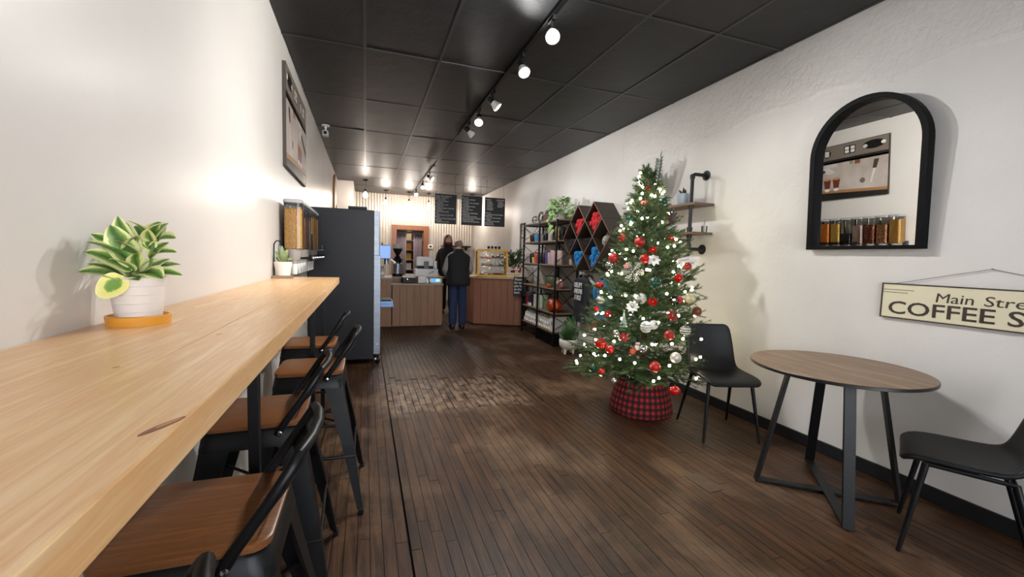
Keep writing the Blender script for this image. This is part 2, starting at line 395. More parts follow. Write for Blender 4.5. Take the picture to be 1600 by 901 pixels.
# ------------------------------------------------------------------ lights
m_bulb = base('warm_bulb', '#fff0d8', .3, emit='#ffd9ac', estr=14)
m_lens = base('lamp_lens', '#ffffff', .3, emit='#fff6e6', estr=9)
m_lamp = base('lamp_shade_white', '#d8d8d8', .35)
def track(name, label, y0, y1, heads, x=1.2):
    t = thing(name, label, 'track light', (x, y0, ZC - .001))
    b = nb(); box(b, -.017, .017, 0, y1 - y0, -.022, 0); obj('rail', b, black_metal, t, bevel=.002)
def head(y, aim, label, watts=1.0, x=1.2, col=(1, .985, .96), ang=118, blend=.7):
    t = thing('spotlight', label, 'spotlight', (x, y, ZC - .023), group=None)
    b = nb(); box(b, -.014, .014, -.045, .045, -.03, 0); obj('adapter', b, black_metal, t, bevel=.003)
    d = (V(aim) - V((x, y, ZC - .12))).normalized(); c = V((0, 0, -.10))
    b = nb(); tube(b, [(0, 0, -.03), (0, 0, -.07), c - d * .03], .008); obj('stem', b, black_metal, t)
    F = frame_mat(c, d)
    b = nb(); lathe(b, [(.018, -.065), (.026, -.06), (.028, -.005), (.02, 0)], 16, F); obj('socket', b, black_metal, t, smooth=True)
    b = nb(); lathe(b, [(.02, -.002), (.028, .0), (.046, .05), (.049, .072), (.046, .074), (.042, .06), (.02, .01)], 20, F); obj('lamp_shade', b, m_lamp, t, smooth=True)
    b = nb(); lathe(b, [(.005, .058), (.043, .058), (.043, .066), (.03, .07), (.005, .072)], 20, F); obj('lens', b, m_lens, t, smooth='all')
    ld = bpy.data.lights.new('spot_beam', 'SPOT'); ld.energy = SPOT_W * watts; ld.color = col; ld.spot_size = math.radians(ang); ld.spot_blend = blend; ld.shadow_soft_size = .03
    lo = bpy.data.objects.new('spot_beam', ld); COL.objects.link(lo); lo.parent = t
    lo.matrix_local = M.Translation(c + d * .085) @ (-d).to_track_quat('Z', 'Y').to_matrix().to_4x4()
    return t
track('track_light', 'black ceiling track of spotlights nearest the viewer', .3, 5.86, None)
track('track_light', 'black ceiling track of spotlights near the menu boards', 8.0, 12.0, None)
head(1.0, (-.6, 4.3, 1.5), 'added spotlight at the near end of the ceiling track, out of view', .45, ang=90)  # unseen head, added to light the left wall and dispensers
head(1.9, (-.6, 4.8, 1.8), 'added unseen spotlight on the near track, nearer than the brightest one', 3.2, ang=125, blend=1)  # unseen head, added to brighten the left wall that the mirror reflects
head(2.77, (.7, .9, .6), 'brightest spotlight, glaring toward the viewer from the near track', 1.2, col=(.97, .98, 1), ang=150)
head(3.35, (1.4, 1.6, .6), 'second glaring spotlight on the near track', 1.8, ang=160)
head(4.19, (3.0, 3.6, 1.2), 'white-shaded spotlight turned to the right wall, above the tree', .45)
head(4.74, (.7, 3.0, .6), 'lit spotlight between two shaded ones on the near track', .4, ang=130)
head(5.24, (3.0, 5.5, 1.5), 'white-shaded spotlight at the far end of the near track', 1.2, ang=140)
head(8.6, (3.0, 7.4, 1.5), 'dim nearest spotlight on the far track', 1.0, ang=104)
head(9.7, (1.2, 7.6, .9), 'middle spotlight on the far track near the menu boards', .12, ang=90)
head(11.0, (1.0, 8.0, .9), 'farthest spotlight, nearest the corrugated wall', .2, ang=90)
def pendant(x, y, z, label, watts=1):
    t = thing('pendant_light', label, 'pendant light', (x, y, z))
    b = nb(); tube(b, [(0, 0, .07), (0, 0, ZC - z - .015)], .004, 6); obj('cord', b, black_matte, t)
    b = nb(); lathe(b, [(.05, ZC - z - .02), (.05, ZC - z - .002), (.001, ZC - z)], 16); obj('canopy', b, black_metal, t, smooth=True)
    b = nb(); lathe(b, [(.012, .085), (.022, .075), (.022, .03), (.016, .025)], 14); obj('socket', b, black_metal, t, smooth=True)
    b = nb(); lathe(b, [(.014, .03), (.02, .015), (.045, -.02), (.058, -.055), (.05, -.09), (.025, -.112), (.002, -.118)], 18); obj('bulb', b, m_bulb, t, smooth='all')
    ld = bpy.data.lights.new('bulb_glow', 'POINT'); ld.energy = BULB_W * watts; ld.color = (1, .88, .79); ld.shadow_soft_size = .06
    lo = bpy.data.objects.new('bulb_glow', ld); COL.objects.link(lo); lo.parent = t; lo.location = (0, 0, -.15)
pendant(-.005, 10.35, 2.70, 'bare bulb pendant above the black cooler, nearest of the row', .8)
pendant(.5, 11.75, 2.72, 'second bare bulb pendant from the cooler by the corrugated wall')
pendant(1.1, 11.75, 2.72, 'bare bulb pendant above the curtained doorway')
pendant(1.62, 11.75, 2.72, 'bare bulb pendant right of the doorway, beside the first menu board')
pendant(2.72, 11.3, 2.72, 'bare bulb pendant glowing between the last two menu boards')
ld = bpy.data.lights.new('unseen_store_light', 'POINT'); ld.energy = 9; ld.color = (1, .8, .55); ld.shadow_soft_size = .06  # unseen point light without a fixture, added to light the storage shelves
lo = bpy.data.objects.new('unseen_store_light', ld); COL.objects.link(lo); lo.location = (1.24, 12.95, 2.35)
# ================================================================== BAR COUNTER
CT = 1.13
t = thing('bar_counter', 'long pale pine bar counter along the left wall', 'counter', (0, 0, 0))
m_pine = wood('pale_pine', '#f8d8aa', '#e4b27a', 'Y', .8, .30, bs=.05)
nt = m_pine
x0, x1 = XL + .002, -.19
bw = (x1 - x0) / 3
for k in range(3):
    b = nb(); box(b, x0 + bw * k + .0002, x0 + bw * (k + 1) - .0002, -.9, 3.525, CT - .045, CT); obj('board', b, m_pine, t, bevel=.0012 if k < 2 else .0025)
m_knot = base('pine_knot', '#7d4a2c', .4); 
def knot(px, py, L, W, ang, m, lift=0):
    b = nb(); P = []
    for a in range(14):
        th = 2 * PI * a / 14; P.append((px + L * math.cos(th) * math.cos(ang) - W * math.sin(th) * math.sin(ang), py + L * math.cos(th) * math.sin(ang) + W * math.sin(th) * math.cos(ang), CT + lift))
    prism(b, P, (0, 0, .0004)); obj('knot', b, m, t)
knot(-0.204, 0.536, .028, .0055, 1.13, m_knot); knot(-0.201, 0.543, .016, .0028, 1.13, base('pine_knot_core', '#b98052', .4), .0004)
for q in ((-.37, .82, .006, .003), (-.40, .62, .005, .003), (-.31, 1.10, .008, .003), (-.56, .80, .007, .003), (-.30, 1.75, .007, .003), (-.52, 1.6, .006, .003)):
    knot(*q, 1.2, base('pine_knot_small', '#b98653', .4))
for y in (1.36, 2.78, 3.42):
    b = nb(); box(b, -.315, -.287, y - .014, y + .014, .006, CT - .051); obj('leg', b, black_metal, t, bevel=.002)
    b = nb(); box(b, XL + .02, -.21, y - .014, y + .014, CT - .051, CT - .0455); obj('bracket', b, black_metal, t)
    b = nb(); box(b, -.335, -.267, y - .034, y + .034, 0, .006); obj('foot_plate', b, black_metal, t)
# ------------------------------------------------------------------ variegated plant
m_leaf = base('variegated_leaf', '#6f8f3a', .38)
v = coords(m_leaf); uvn = nd(m_leaf, 'ShaderNodeUVMap'); su = nd(m_leaf, 'ShaderNodeSeparateXYZ'); lk(m_leaf, uvn.outputs[0], su.inputs[0])
edge = mth(m_leaf, 'ABSOLUTE', mth(m_leaf, 'SUBTRACT', su.outputs[0], .5))
ee = mth(m_leaf, 'ADD', edge, mth(m_leaf, 'MULTIPLY', noise(m_leaf, v, 60, 4, .7), .26))
oi = nd(m_leaf, 'ShaderNodeObjectInfo').outputs['Random']
ee = mth(m_leaf, 'ADD', ee, mth(m_leaf, 'MULTIPLY', oi, .07))
lc = ramp(m_leaf, ee, [(.20, '#44662a'), (.34, '#6f9446'), (.45, '#98b264'), (.48, '#e2e49a'), (.7, '#eceab8')])
setc(m_leaf, lc)
m_leaf_y = base('yellow_leaf', '#e2df7a', .38)
uvn = nd(m_leaf_y, 'ShaderNodeUVMap'); su = nd(m_leaf_y, 'ShaderNodeSeparateXYZ'); lk(m_leaf_y, uvn.outputs[0], su.inputs[0])
dx = mth(m_leaf_y, 'SUBTRACT', su.outputs[0], .5); dy = mth(m_leaf_y, 'SUBTRACT', su.outputs[1], .42)
rr = mth(m_leaf_y, 'SQRT', mth(m_leaf_y, 'ADD', mth(m_leaf_y, 'MULTIPLY', dx, dx), mth(m_leaf_y, 'MULTIPLY', mth(m_leaf_y, 'MULTIPLY', dy, dy), .7)))
rr = mth(m_leaf_y, 'ADD', rr, mth(m_leaf_y, 'MULTIPLY', noise(m_leaf_y, coords(m_leaf_y), 90, 4, .7), .26))
setc(m_leaf_y, ramp(m_leaf_y, rr, [(.30, '#6f9440'), (.36, '#8fae52'), (.39, '#e6e07c'), (.7, '#efe9a0')]))
m_stem = base('plant_stem', '#6b7a45', .5)
def leaf_mesh(b, base_p, tip_p, width, up=(0, 0, 1), curl=.2, fold=.15, nu=4, nv=9, shape=.5, e=.8):
    """a leaf blade from base to tip, with UVs (u across, v along)"""
    p0, p1 = V(base_p), V(tip_p); ax_ = p1 - p0; L = ax_.length; ax_.normalize(); up = V(up); side = ax_.cross(up)
    if side.length < 1e-3: side = ax_.orthogonal()
    side.normalize(); nrm = side.cross(ax_); uvl = b.loops.layers.uv.verify(); G = []
    for j in range(nv + 1):
        s = j / nv; wv = width * max(.02, math.sin(PI * min(1, s ** (.62 + shape * .4))) ** e if 0 < s < 1 else .02)
        c = p0 + ax_ * (L * s) + nrm * (curl * L * (4 * s * (1 - s)) * .5 - curl * L * s * s * .4); row = []
        for i in range(nu + 1):
            u = i / nu - .5
            row.append((b.verts.new(c + side * (u * wv) + nrm * (abs(u) * 2) ** 1.5 * fold * wv), (i / nu, s)))
        G.append(row)
    for j in range(nv):
        for i in range(nu):
            q = (G[j][i], G[j][i+1], G[j+1][i+1], G[j+1][i]); f = b.faces.new([x[0] for x in q])
            for lp, x in zip(f.loops, q): lp[uvl].uv = x[1]
def leafobj(name, m, parent, *a, **k):
    b = nb(); leaf_mesh(b, *a, **k); me = bpy.data.meshes.new(name); b.to_mesh(me); b.free(); me.materials.append(m)
    me.polygons.foreach_set('use_smooth', [True] * len(me.polygons))
    o = bpy.data.objects.new(name, me); COL.objects.link(o); o.parent = parent; return o
t = thing('variegated_plant', 'variegated green and cream plant in white ribbed pot on the pine bar', 'potted plant', (-.53, 1.285, CT))
b = nb(); lathe(b, [(.001, .001), (.062, .0), (.064, .022), (.058, .024), (.056, .01), (.001, .006)], 36); obj('saucer', b, base('mustard_glaze', '#dd9a36', .35), t, smooth=True)
prof = [(.001, .0075), (.044, .0075)]
for k in range(5):
    z = .012 + k * .021; r = .0445 + k * .0026
    prof += [(r, z), (r + .0022, z + .0195), (r + .0008, z + .021)]
prof += [(.0565, .118), (.0525, .118), (.050, .10), (.001, .10)]
b = nb(); lathe(b, prof, 40); obj('pot', b, mottled('ribbed_white_pot', '#ded6cf', '#e6dfd8', 10, .45), t, smooth=True)
b = nb(); lathe(b, [(.001, .098), (.0515, .098), (.05, .105), (.001, .108)], 20); obj('soil', b, mottled('soil', '#2c2018', '#4a3828', 40, .9), t)
C0 = V((-.53, 1.285, CT))
leaves = [  # base, tip, width (relative to pot base) hand placed round three stems
 ((-.01, -.03, .11), (-.075, -.055, .125), .046), ((.0, -.03, .13), (-.066, -.045, .165), .048), ((-.01, -.01, .15), (-.06, -.03, .2), .045),
 ((.0, -.01, .16), (-.03, -.035, .215), .05), ((-.01, .0, .15), (-.045, .03, .22), .045), ((.0, .0, .17), (.012, -.04, .2), .04),
 ((.02, -.02, .13), (.062, -.05, .115), .04), ((.02, -.02, .12), (.04, -.065, .128), .034), ((.02, 0, .12), (.078, .01, .118), .038),
 ((.03, .0, .2), (.01, -.04, .235), .04), ((.03, .01, .205), (.055, -.03, .232), .046), ((.03, .02, .205), (.072, .0, .205), .04),
 ((.03, .02, .2), (.02, .06, .24), .042), ((.028, 0, .17), (.076, -.01, .172), .03), ((.028, .01, .18), (-.01, .03, .225), .035),
 ((-.01, .02, .13), (-.05, .06, .15), .042), ((0, .03, .13), (.02, .08, .15), .042), ((.02, .03, .13), (.06, .06, .14), .04),
 ((-.02, -.02, .12), (-.07, .0, .145), .042), ((0, -.02, .13), (-.02, -.06, .15), .036), ((.01, -.02, .14), (.02, -.055, .165), .03),
 ((0, 0, .16), (-.02, 0, .225), .042), ((.0, -.01, .14), (-.05, -.06, .185), .04), ((-.02, .01, .13), (-.075, .03, .17), .042), ((.01, -.01, .15), (-.01, -.055, .19), .034)]
leaves += [((0, .01, .11), (-.045, .05, .13), .036), ((.01, .0, .11), (.045, .03, .15), .036), ((-.01, -.03, .11), (-.05, -.07, .14), .034), ((.01, -.03, .11), (.03, -.075, .11), .034), ((0, -.02, .14), (-.04, -.03, .19), .04), ((.025, .0, .16), (.05, .02, .19), .034), ((.02, 0, .19), (.045, .03, .235), .038), ((-.005, 0, .18), (-.02, -.03, .235), .036)]
for a, c, wd in leaves:
    d = V(c) - V(a); upv = V((-.15, -.55, 1)) if abs(d.normalized().z) < .8 else V((-.1, -1, .2))
    leafobj('leaf', m_leaf, t, a, V((V(c) + (V(c) - V(a)) * .16).to_tuple()[:2] + ((V(c) + (V(c) - V(a)) * .16).z * 1.06,)), wd * 1.22, up=upv, curl=.2, fold=.12, e=.55, nv=14)
leafobj('leaf', m_leaf_y, t, (-.005, -.054, .122), (-.042, -.075, .072), .056, up=(.1, -1, .25), curl=-.05, fold=.05, shape=.3, e=.5, nv=18, nu=6)['label'] = 'broad yellow-edged leaf hanging over the rim'
for pts in ([(0, 0, .1), (.0, -.005, .14), (-.005, -.005, .19)], [(.015, 0, .1), (.025, .005, .15), (.03, .01, .215)], [(-.01, -.01, .1), (-.01, -.02, .13)]):
    b = nb(); tube(b, pts, .0035, 6); obj('stem', b, m_stem, t)
# ------------------------------------------------------------------ small plant at the far end of the bar
t = thing('small_potted_plant', 'small green plant in white pot on a hooped stand at the bar end', 'potted plant', (-.55, 3.36, CT))
b = nb(); box(b, -.06, .06, -.06, .06, 0, .018); obj('stand_base', b, wood('grey_wood', '#a08c74', '#8a775f', 'X', 1), t, bevel=.003)
b = nb(); tube(b, [(-.057, 0, .018), (-.057, 0, .2), (-.055, -.005, .235), (-.045, -.01, .255), (-.03, -.012, .262), (-.012, -.015, .255)], .004, 8); obj('hoop', b, black_metal, t, smooth=True)
prof = [(.001, .0185), (.045, .0185)]
for k in range(4): prof += [(.045 + k * .0035, .02 + k * .023), (.0485 + k * .0035, .042 + k * .023)]
prof += [(.054, .115), (.05, .1), (.001, .1)]
b = nb(); lathe(b, prof, 28); obj('pot', b, MATS['ribbed_white_pot'], t, smooth=True)
m_sage = mottled('sage_leaf', '#6d7d4f', '#8c9668', 30, .45)
for a, c, wd in (((0, 0, .1), (-.045, -.02, .19), .035), ((0, 0, .1), (.035, -.03, .2), .035), ((0, 0, .11), (.0, -.03, .225), .035), ((0, 0, .1), (.05, .0, .14), .032), ((0, 0, .1), (-.05, .02, .15), .032), ((0, 0, .1), (.02, .03, .21), .034), ((-.01, 0, .12), (-.03, .01, .21), .03), ((.03, -.02, .14), (.06, -.03, .13), .03)):
    leafobj('leaf', m_sage, t, a, c, wd, up=(.2, -1, .6), curl=.3, fold=.15)
# ------------------------------------------------------------------ cereal dispensers
m_clear = glass('clear_plastic', '#f4f4f2', .1)
m_lid = base('grey_lid', '#a2a2a2', .4)
m_hop = mottled('grey_hopper', '#9b9690', '#a8a39d', 6, .35)
def crumbs(name, cols, s=70):
    s *= 1.8
    m = base(name, cols[0], .6); v = coords(m); n = nd(m, 'ShaderNodeTexVoronoi'); n.inputs['Scale'].default_value = s; lk(m, v, n.inputs['Vector'])
    sp = nd(m, 'ShaderNodeSeparateColor'); lk(m, n.outputs['Color'], sp.inputs[0])
    setc(m, ramp(m, sp.outputs[0], [(i / (len(cols) - 1) if len(cols) > 1 else 0, c) for i, c in enumerate(cols)])); bump(m, n.outputs['Distance'], .8, .01); return m
fills = [('tan_flakes', ['#e0a858', '#efc068', '#cf9844'], .30, 80, 'tan cereal, nearest of the wall row'),
         ('mixed_loops', ['#c58a5a', '#a8522e', '#d8b080', '#7d5236'], .24, 55, 'mixed brown and pink loops'),
         ('brown_chunks', ['#8a4a2a', '#6d3620', '#a25c38'], .25, 30, 'red-brown chunks'),
         ('pink_bits', ['#d6a8a0', '#e8d2c8', '#b88880'], .25, 90, 'pale pink bits'),
         ('black_beans', ['#1d1b1c', '#2c2a2a'], .14, 90, 'black bits filling it halfway'),
         ('gold_hoops', ['#e0b04c', '#efc86a', '#cf9c3c'], .29, 80, 'golden cereal between black and orange ones'),
         ('orange_puffs', ['#e07a14', '#f09a24', '#c8640c'], .30, 60, 'bright orange puffs'),
         ('yellow_corn', ['#ecb848', '#f6cc5e'], .30, 80, 'yellow cereal, farthest of the wall row')]
y0 = 3.56
b = nb(); box(b, XL, XL + .02, y0 - .01, y0 + 1.21, 1.24, 1.36); rail = tag(obj('dispenser_rail', b, steel, bevel=.002), 'steel wall rail carrying the row of cereal dispensers', 'rail')
b = nb(); box(b, XL + .16, XL + .262, y0 + .45, y0 + 1.24, 1.335, 1.341); box(b, XL + .255, XL + .262, y0 + .45, y0 + 1.24, 1.341, 1.375)
tag(obj('drip_shelf', b, glass('frosted_lip', '#b8bcc6')), 'clear plastic lip under the farther cereal dispensers', 'shelf')
for k, (nm, cols, h, s, lab) in enumerate(fills):
    t = thing('cereal_dispenser', 'wall dispenser of ' + lab, 'dispenser', (XL + .10, y0 + .072 + k * .15, 1.34))
    wq, dq = .064, .066
    def rr_ring(z, a, c, rad=.02):
        P = []
        for sx, sy, st in ((1, 1, 0), (-1, 1, PI/2), (-1, -1, PI), (1, -1, 3*PI/2)):
            for q in range(4):
                an = st + q * PI / 6; P.append((sx * (a - rad) + rad * math.cos(an), sy * (c - rad) + rad * math.sin(an), z))
        return P
    b = nb(); loft(b, [rr_ring(0, wq, dq), rr_ring(.345, wq, dq)], cap=False); obj('canister', b, m_clear, t, smooth=True)
    b = nb(); loft(b, [rr_ring(.002, wq - .003, dq - .003), rr_ring(h, wq - .003, dq - .003), rr_ring(h + .008, wq * .6, dq * .6)]); obj('contents', b, crumbs(nm, cols, s), t, smooth=True)
    b = nb(); loft(b, [rr_ring(.345, .069, .071, .03), rr_ring(.366, .069, .071, .03), rr_ring(.372, .06, .062, .03)]); obj('lid', b, m_lid, t, smooth=True)
    b = nb(); lathe(b, [(.001, -.004), (.062, -.002), (.055, -.03), (.042, -.075), (.04, -.085), (.03, -.085), (.03, -.11), (.001, -.11)], 20); obj('hopper', b, m_hop, t, smooth=True)
    b = nb(); tube(b, [(.03, 0, -.07), (.105, 0, -.07)], .008, 8); b2 = b; lathe(b, [(.001, .0), (.022, .002), (.026, .012), (.022, .024), (.001, .026)], 14, frame_mat((.1, 0, -.07), (1, 0, .1)))
    obj('knob', b, chrome if k else black_metal, t, smooth=True)
    b = nb(); lathe(b, [(.022, -.108), (.024, -.112), (.02, -.195), (.016, -.197), (.018, -.115)], 12); obj('chute', b, white_plastic, t, smooth=True)
# ------------------------------------------------------------------ poster on the left wall
def poster():
    Y0, Y1, Z0, Z1 = 3.79, 4.96, 1.995, 2.79
    t = thing('espresso_poster', 'large espresso machine photo poster on the left wall', 'poster', (XL + .02, Y0, Z0))
    Wd, Ht = Y1 - Y0, Z1 - Z0
    b = nb(); box(b, -.0195, .006, 0, Wd, 0, Ht); obj('backing', b, base('poster_edge', '#3b342f', .5), t)
    cnt = [0]
    def flat(name, pts, col, lv, rough=.35, mm=None):
        b = nb(); x = .0062 + lv * .0004; prism(b, [(x, u * Wd, v * Ht) for u, v in pts], (.0003, 0, 0)); return obj(name, b, mm or base('print_' + col[1:], col, rough), t)
    def disc(u, v, ru, rv, n=14): return [(u + ru * math.cos(2*PI*k/n), v + rv * math.sin(2*PI*k/n)) for k in range(n)]
    def rect(u0, u1, v0, v1): return [(u0, v0), (u1, v0), (u1, v1), (u0, v1)]
    flat('print_splashback', rect(.008, .992, .12, .70), '#b3a59b', 0, mm=mottled('print_steel', '#a99b92', '#c9bdb4', 3, .35))
    flat('print_control_panel', rect(.008, .992, .74, .992), '#7d7267', 0)
    flat('print_black_band', rect(.008, .992, .665, .74), '#15120f', 0)
    flat('print_wooden_base', [(.008, .13), (.008, .08), (.992, .16), (.992, .21)], '#a5794e', 1)
    flat('print_black_plinth', [(.008, .008), (.992, .008), (.992, .16), (.008, .08)], '#17130f', 1)
    for u, wd in ((.42, .065), (.83, .05)):
        flat('print_button_panel', rect(u - wd, u + wd, .80, .94), '#1b1a19', 1)
        for a in (-.5, .5):
            for c in (-1, 1): flat('print_button', rect(u + a * wd - .022, u + a * wd + .022, .87 + c * .03 - .024, .87 + c * .03 + .024), '#e8e4dc', 2)
    for u, r in ((.69, .05),):
        flat('print_switch', disc(u, .86, r, r * 1.5), '#2a2725', 1); flat('print_switch_face', rect(u - .025, u + .025, .81, .91), '#dcd8d0', 2)
    flat('print_knob', disc(.16, .88, .12, .075), '#121110', 1); flat('print_knob_dot', disc(.06, .885, .025, .03), '#e6e2da', 2); flat('print_knob_dot', disc(.25, .87, .025, .03), '#cfcac2', 2)
    flat('print_portafilter', [(.58, .50), (.66, .60), (.74, .60), (.74, .52), (.66, .48)], '#d5d0ca', 1)
    flat('print_handle', [(.70, .53), (.72, .575), (.86, .50), (.985, .44), (.985, .36), (.86, .43)], '#262220', 2)
    flat('print_group_head', rect(.56, .70, .60, .665), '#cfc8c0', 1)
    for u in (.57, .68):
        flat('print_glass', [(u - .045, .385), (u + .045, .385), (u + .03, .215), (u - .03, .215)], '#6e2f1c', 2); flat('print_crema', disc(u, .385, .045, .022), '#c98a5a', 3); flat('print_glass_foot', disc(u, .19, .032, .03), '#e9e4de', 2)
    flat('print_steam_wand', [(.11, .58), (.14, .59), (.19, .24), (.17, .235)], '#d8d2ca', 2); flat('print_wand_grip', [(.10, .62), (.15, .62), (.165, .47), (.125, .47)], '#3a2a22', 3)
    flat('print_dial', disc(.27, .29, .03, .045), '#6f655e', 2)
    flat('print_badge', disc(.88, .075, .085, .042, 18), '#c9a35e', 2); flat('print_badge_mark', disc(.88, .075, .06, .024, 14), '#3a2c1a', 3); flat('print_badge_mark', rect(.84, .92, .067, .083), '#d9b977', 4)
    flat('print_spout', rect(.30, .36, .60, .665), '#7d4a34', 1); flat('print_spout', rect(.38, .42, .61, .665), '#8c8178', 1)
poster()
# ------------------------------------------------------------------ arched wooden panel far along the left wall
t = thing('arched_board', 'arched wooden board seen edge-on far along the left wall', 'board', (XL, 9.6, 1.8))
def arch(w_, h_, n=20):
    P = [(-w_, 0), (w_, 0)]; P += [(w_ * math.cos(a), h_ - w_ + w_ * math.sin(a)) for a in [PI * k / n for k in range(n + 1)]]; return P
b = nb(); prism(b, [(0, y, z) for y, z in arch(.42, 1.12)], (.035, 0, 0)); obj('frame', b, wood('light_oak', '#c09a72', '#a98258', 'Z', 1), t)
b = nb(); prism(b, [(.035, y, z + .03) for y, z in arch(.38, 1.05)], (.004, 0, 0)); obj('face', b, mottled('panel_face', '#8c7660', '#9c866e', 3, .4), t)
b = nb(); box(b, .035, .05, -.02, .02, .42, .50); obj('clasp', b, black_metal, t)
# ------------------------------------------------------------------ BAR STOOLS
m_stw = wood('acacia_seat', '#935f36', '#6b4324', 'X', 1.5, .34)
def rrect(a, c, rad, n=5):
    P = []
    for sx, sy, st in ((1, 1, 0), (-1, 1, PI/2), (-1, -1, PI), (1, -1, 3*PI/2)):
        for q in range(n + 1):
            an = st + q * PI / 2 / n; P.append((sx * (a - rad) + rad * math.cos(an), sy * (c - rad) + rad * math.sin(an)))
    return P
SH = .72
def make_stool(label, loc, rz):
    t = thing('bar_stool', label, 'stool', loc, rz, None)
    b = nb(); loft(b, [[(x, y, SH - .02) for x, y in rrect(.158, .158, .04)], [(x, y, SH - .003) for x, y in rrect(.16, .16, .042)], [(x, y, SH) for x, y in rrect(.155, .155, .04)]]); obj('seat', b, m_stw, t, smooth=True)
    b = nb(); loft(b, [[(x, y, SH - .085) for x, y in rrect(.168, .168, .04)], [(x, y, SH - .03) for x, y in rrect(.16, .16, .045)], [(x, y, SH - .0205) for x, y in rrect(.15, .15, .04)]]); obj('seat_pan', b, black_metal, t, smooth=True)
    for sx in (-1, 1):
        for sy in (-1, 1):
            # folded sheet-metal leg: L-shaped section tapering to the foot
            R = []
            for z, o, wd in ((SH - .06, .152, .085), (SH - .16, .168, .075), (.35, .205, .05), (.025, .252, .022)):
                R.append([(sx * (o + .004), sy * (o + .004), z), (sx * (o + .004), sy * (o - wd), z), (sx * (o - .006), sy * (o - wd), z), (sx * (o - .006), sy * (o - .006), z), (sx * (o - wd), sy * (o - .006), z), (sx * (o - wd), sy * (o + .004), z)])
            b = nb(); loft(b, R); lg = obj('leg', b, black_metal, t)
            b = nb(); box(b, sx * .252 - .015, sx * .252 + .009 , sy * .252 - .013, sy * .252 + .011, 0, .03); obj('foot_cap', b, black_matte, lg, bevel=.003)
    b = nb(); q = .214; tube(b, [(-q, -q, .29), (q, -q, .29), (q, q, .29), (-q, q, .29)], .008, 8, closed=True); obj('foot_rail', b, black_metal, t)
    b = nb(); tube(b, [(-.19, -.19, .44), (.19, .19, .44)], .006, 6); tube(b, [(-.19, .19, .444), (.19, -.19, .444)], .006, 6); obj('cross_brace', b, black_metal, t)
    # low back: bent tube with a flat strap, on the aisle side (+X)
    P = [(.075, -.166, SH - .045), (.10, -.168, SH), (.165, -.172, SH + .095), (.20, -.168, SH + .15), (.215, -.15, SH + .175), (.232, -.08, SH + .182), (.238, 0, SH + .184)]
    P = P + [(x, -y, z) for x, y, z in P[-2::-1]]
    b = nb(); tube(b, P, .0125, 10); obj('backrest_tube', b, black_metal, t, smooth=True)
    S = [[(x, y, z) for x, z in ((.155 + bb, SH + .065), (.16 + bb, SH + .065), (.193 + bb, SH + .118), (.188 + bb, SH + .118))] for y, bb in ((-.165, 0), (-.09, .018), (0, .024), (.09, .018), (.165, 0))]
    b = nb(); loft(b, S); obj('back_strap', b, black_metal, t, smooth=True)
    for s in (-1, 1):
        b = nb(); lathe(b, [(.001, 0), (.008, .001), (.008, .005), (.001, .007)], 10, frame_mat((.085, s * .176, SH - .035), (0, s, 0))); obj('bolt', b, chrome, t, smooth=True)
    return t
s0 = make_stool('wood seat metal bar stool nearest the viewer, mostly under the pine bar', (-.345, 1.105, 0), 0)
for (x, y, rz, lab) in ((-.37, 1.79, .03, 'second wood seat bar stool from the viewer'), (-.265, 2.44, 0, 'third wood seat bar stool, standing out a little from the bar'),
                  (-.345, 3.12, -.02, 'last wood seat bar stool, beside the black cooler')): dup(s0, (x, y, 0), rz, lab)
dup(s0, (-.42, .50, 0), .0, 'bar stool under the bar of which only the back corner shows')
# ------------------------------------------------------------------ ROUND TABLE
t = thing('round_table', 'round brown wood table on crossed black metal legs', 'table', (2.557, 1.645, 0))
m_tt = wood('smoked_oak', '#a98b68', '#6c5139', 'Y', .7, .40)
b = nb(); lathe(b, [(.001, .733), (.423, .733), (.426, .736), (.426, .75), (.424, .752), (.001, .752)], 72); o = obj('tabletop', b, m_tt, t, smooth=True)
b = nb(); lathe(b, [(.4255, .7335), (.4275, .735), (.4275, .749), (.4255, .751)], 72); obj('edge_band', b, base('table_edge_black', '#191614', .4), t, smooth=True)
feet = [(-.286, .217), (-.255, -.289), (.278, .294), (.265, -.225)]
for x, y in feet:
    a = V((x, y, .006)); c = V((x * .62, y * .62, .733)); dr = V((x, y, 0)).normalized(); sd = V((-dr.y, dr.x, 0))
    b = nb(); loft(b, [[p + sd * .026 + dr * .009, p - sd * .026 + dr * .009, p - sd * .026 - dr * .009, p + sd * .026 - dr * .009] for p in (a, c)]); lg = obj('leg', b, black_metal, t, bevel=.002)
    b = nb(); lathe(b, [(.011, 0), (.012, .005), (.001, .006)], 12, M.Translation((x * .96, y * .96, 0))); obj('foot_pad', b, white_plastic, lg)
for (x, y), (u, v_), z in ((feet[0], feet[3], .006), (feet[1], feet[2], .008)):
    dr = (V((u, v_, 0)) - V((x, y, 0))).normalized(); sd = V((-dr.y, dr.x, 0))
    b = nb(); loft(b, [[p + sd * .026, p - sd * .026, p - sd * .026 + V((0, 0, .016)), p + sd * .026 + V((0, 0, .016))] for p in (V((x, y, z)), V((u, v_, z)))]); obj('floor_bar', b, black_metal, t, bevel=.002)
b = nb(); lathe(b, [(.001, .722), (.29, .722), (.29, .7328), (.001, .7328)], 24); obj('top_plate', b, black_metal, t)
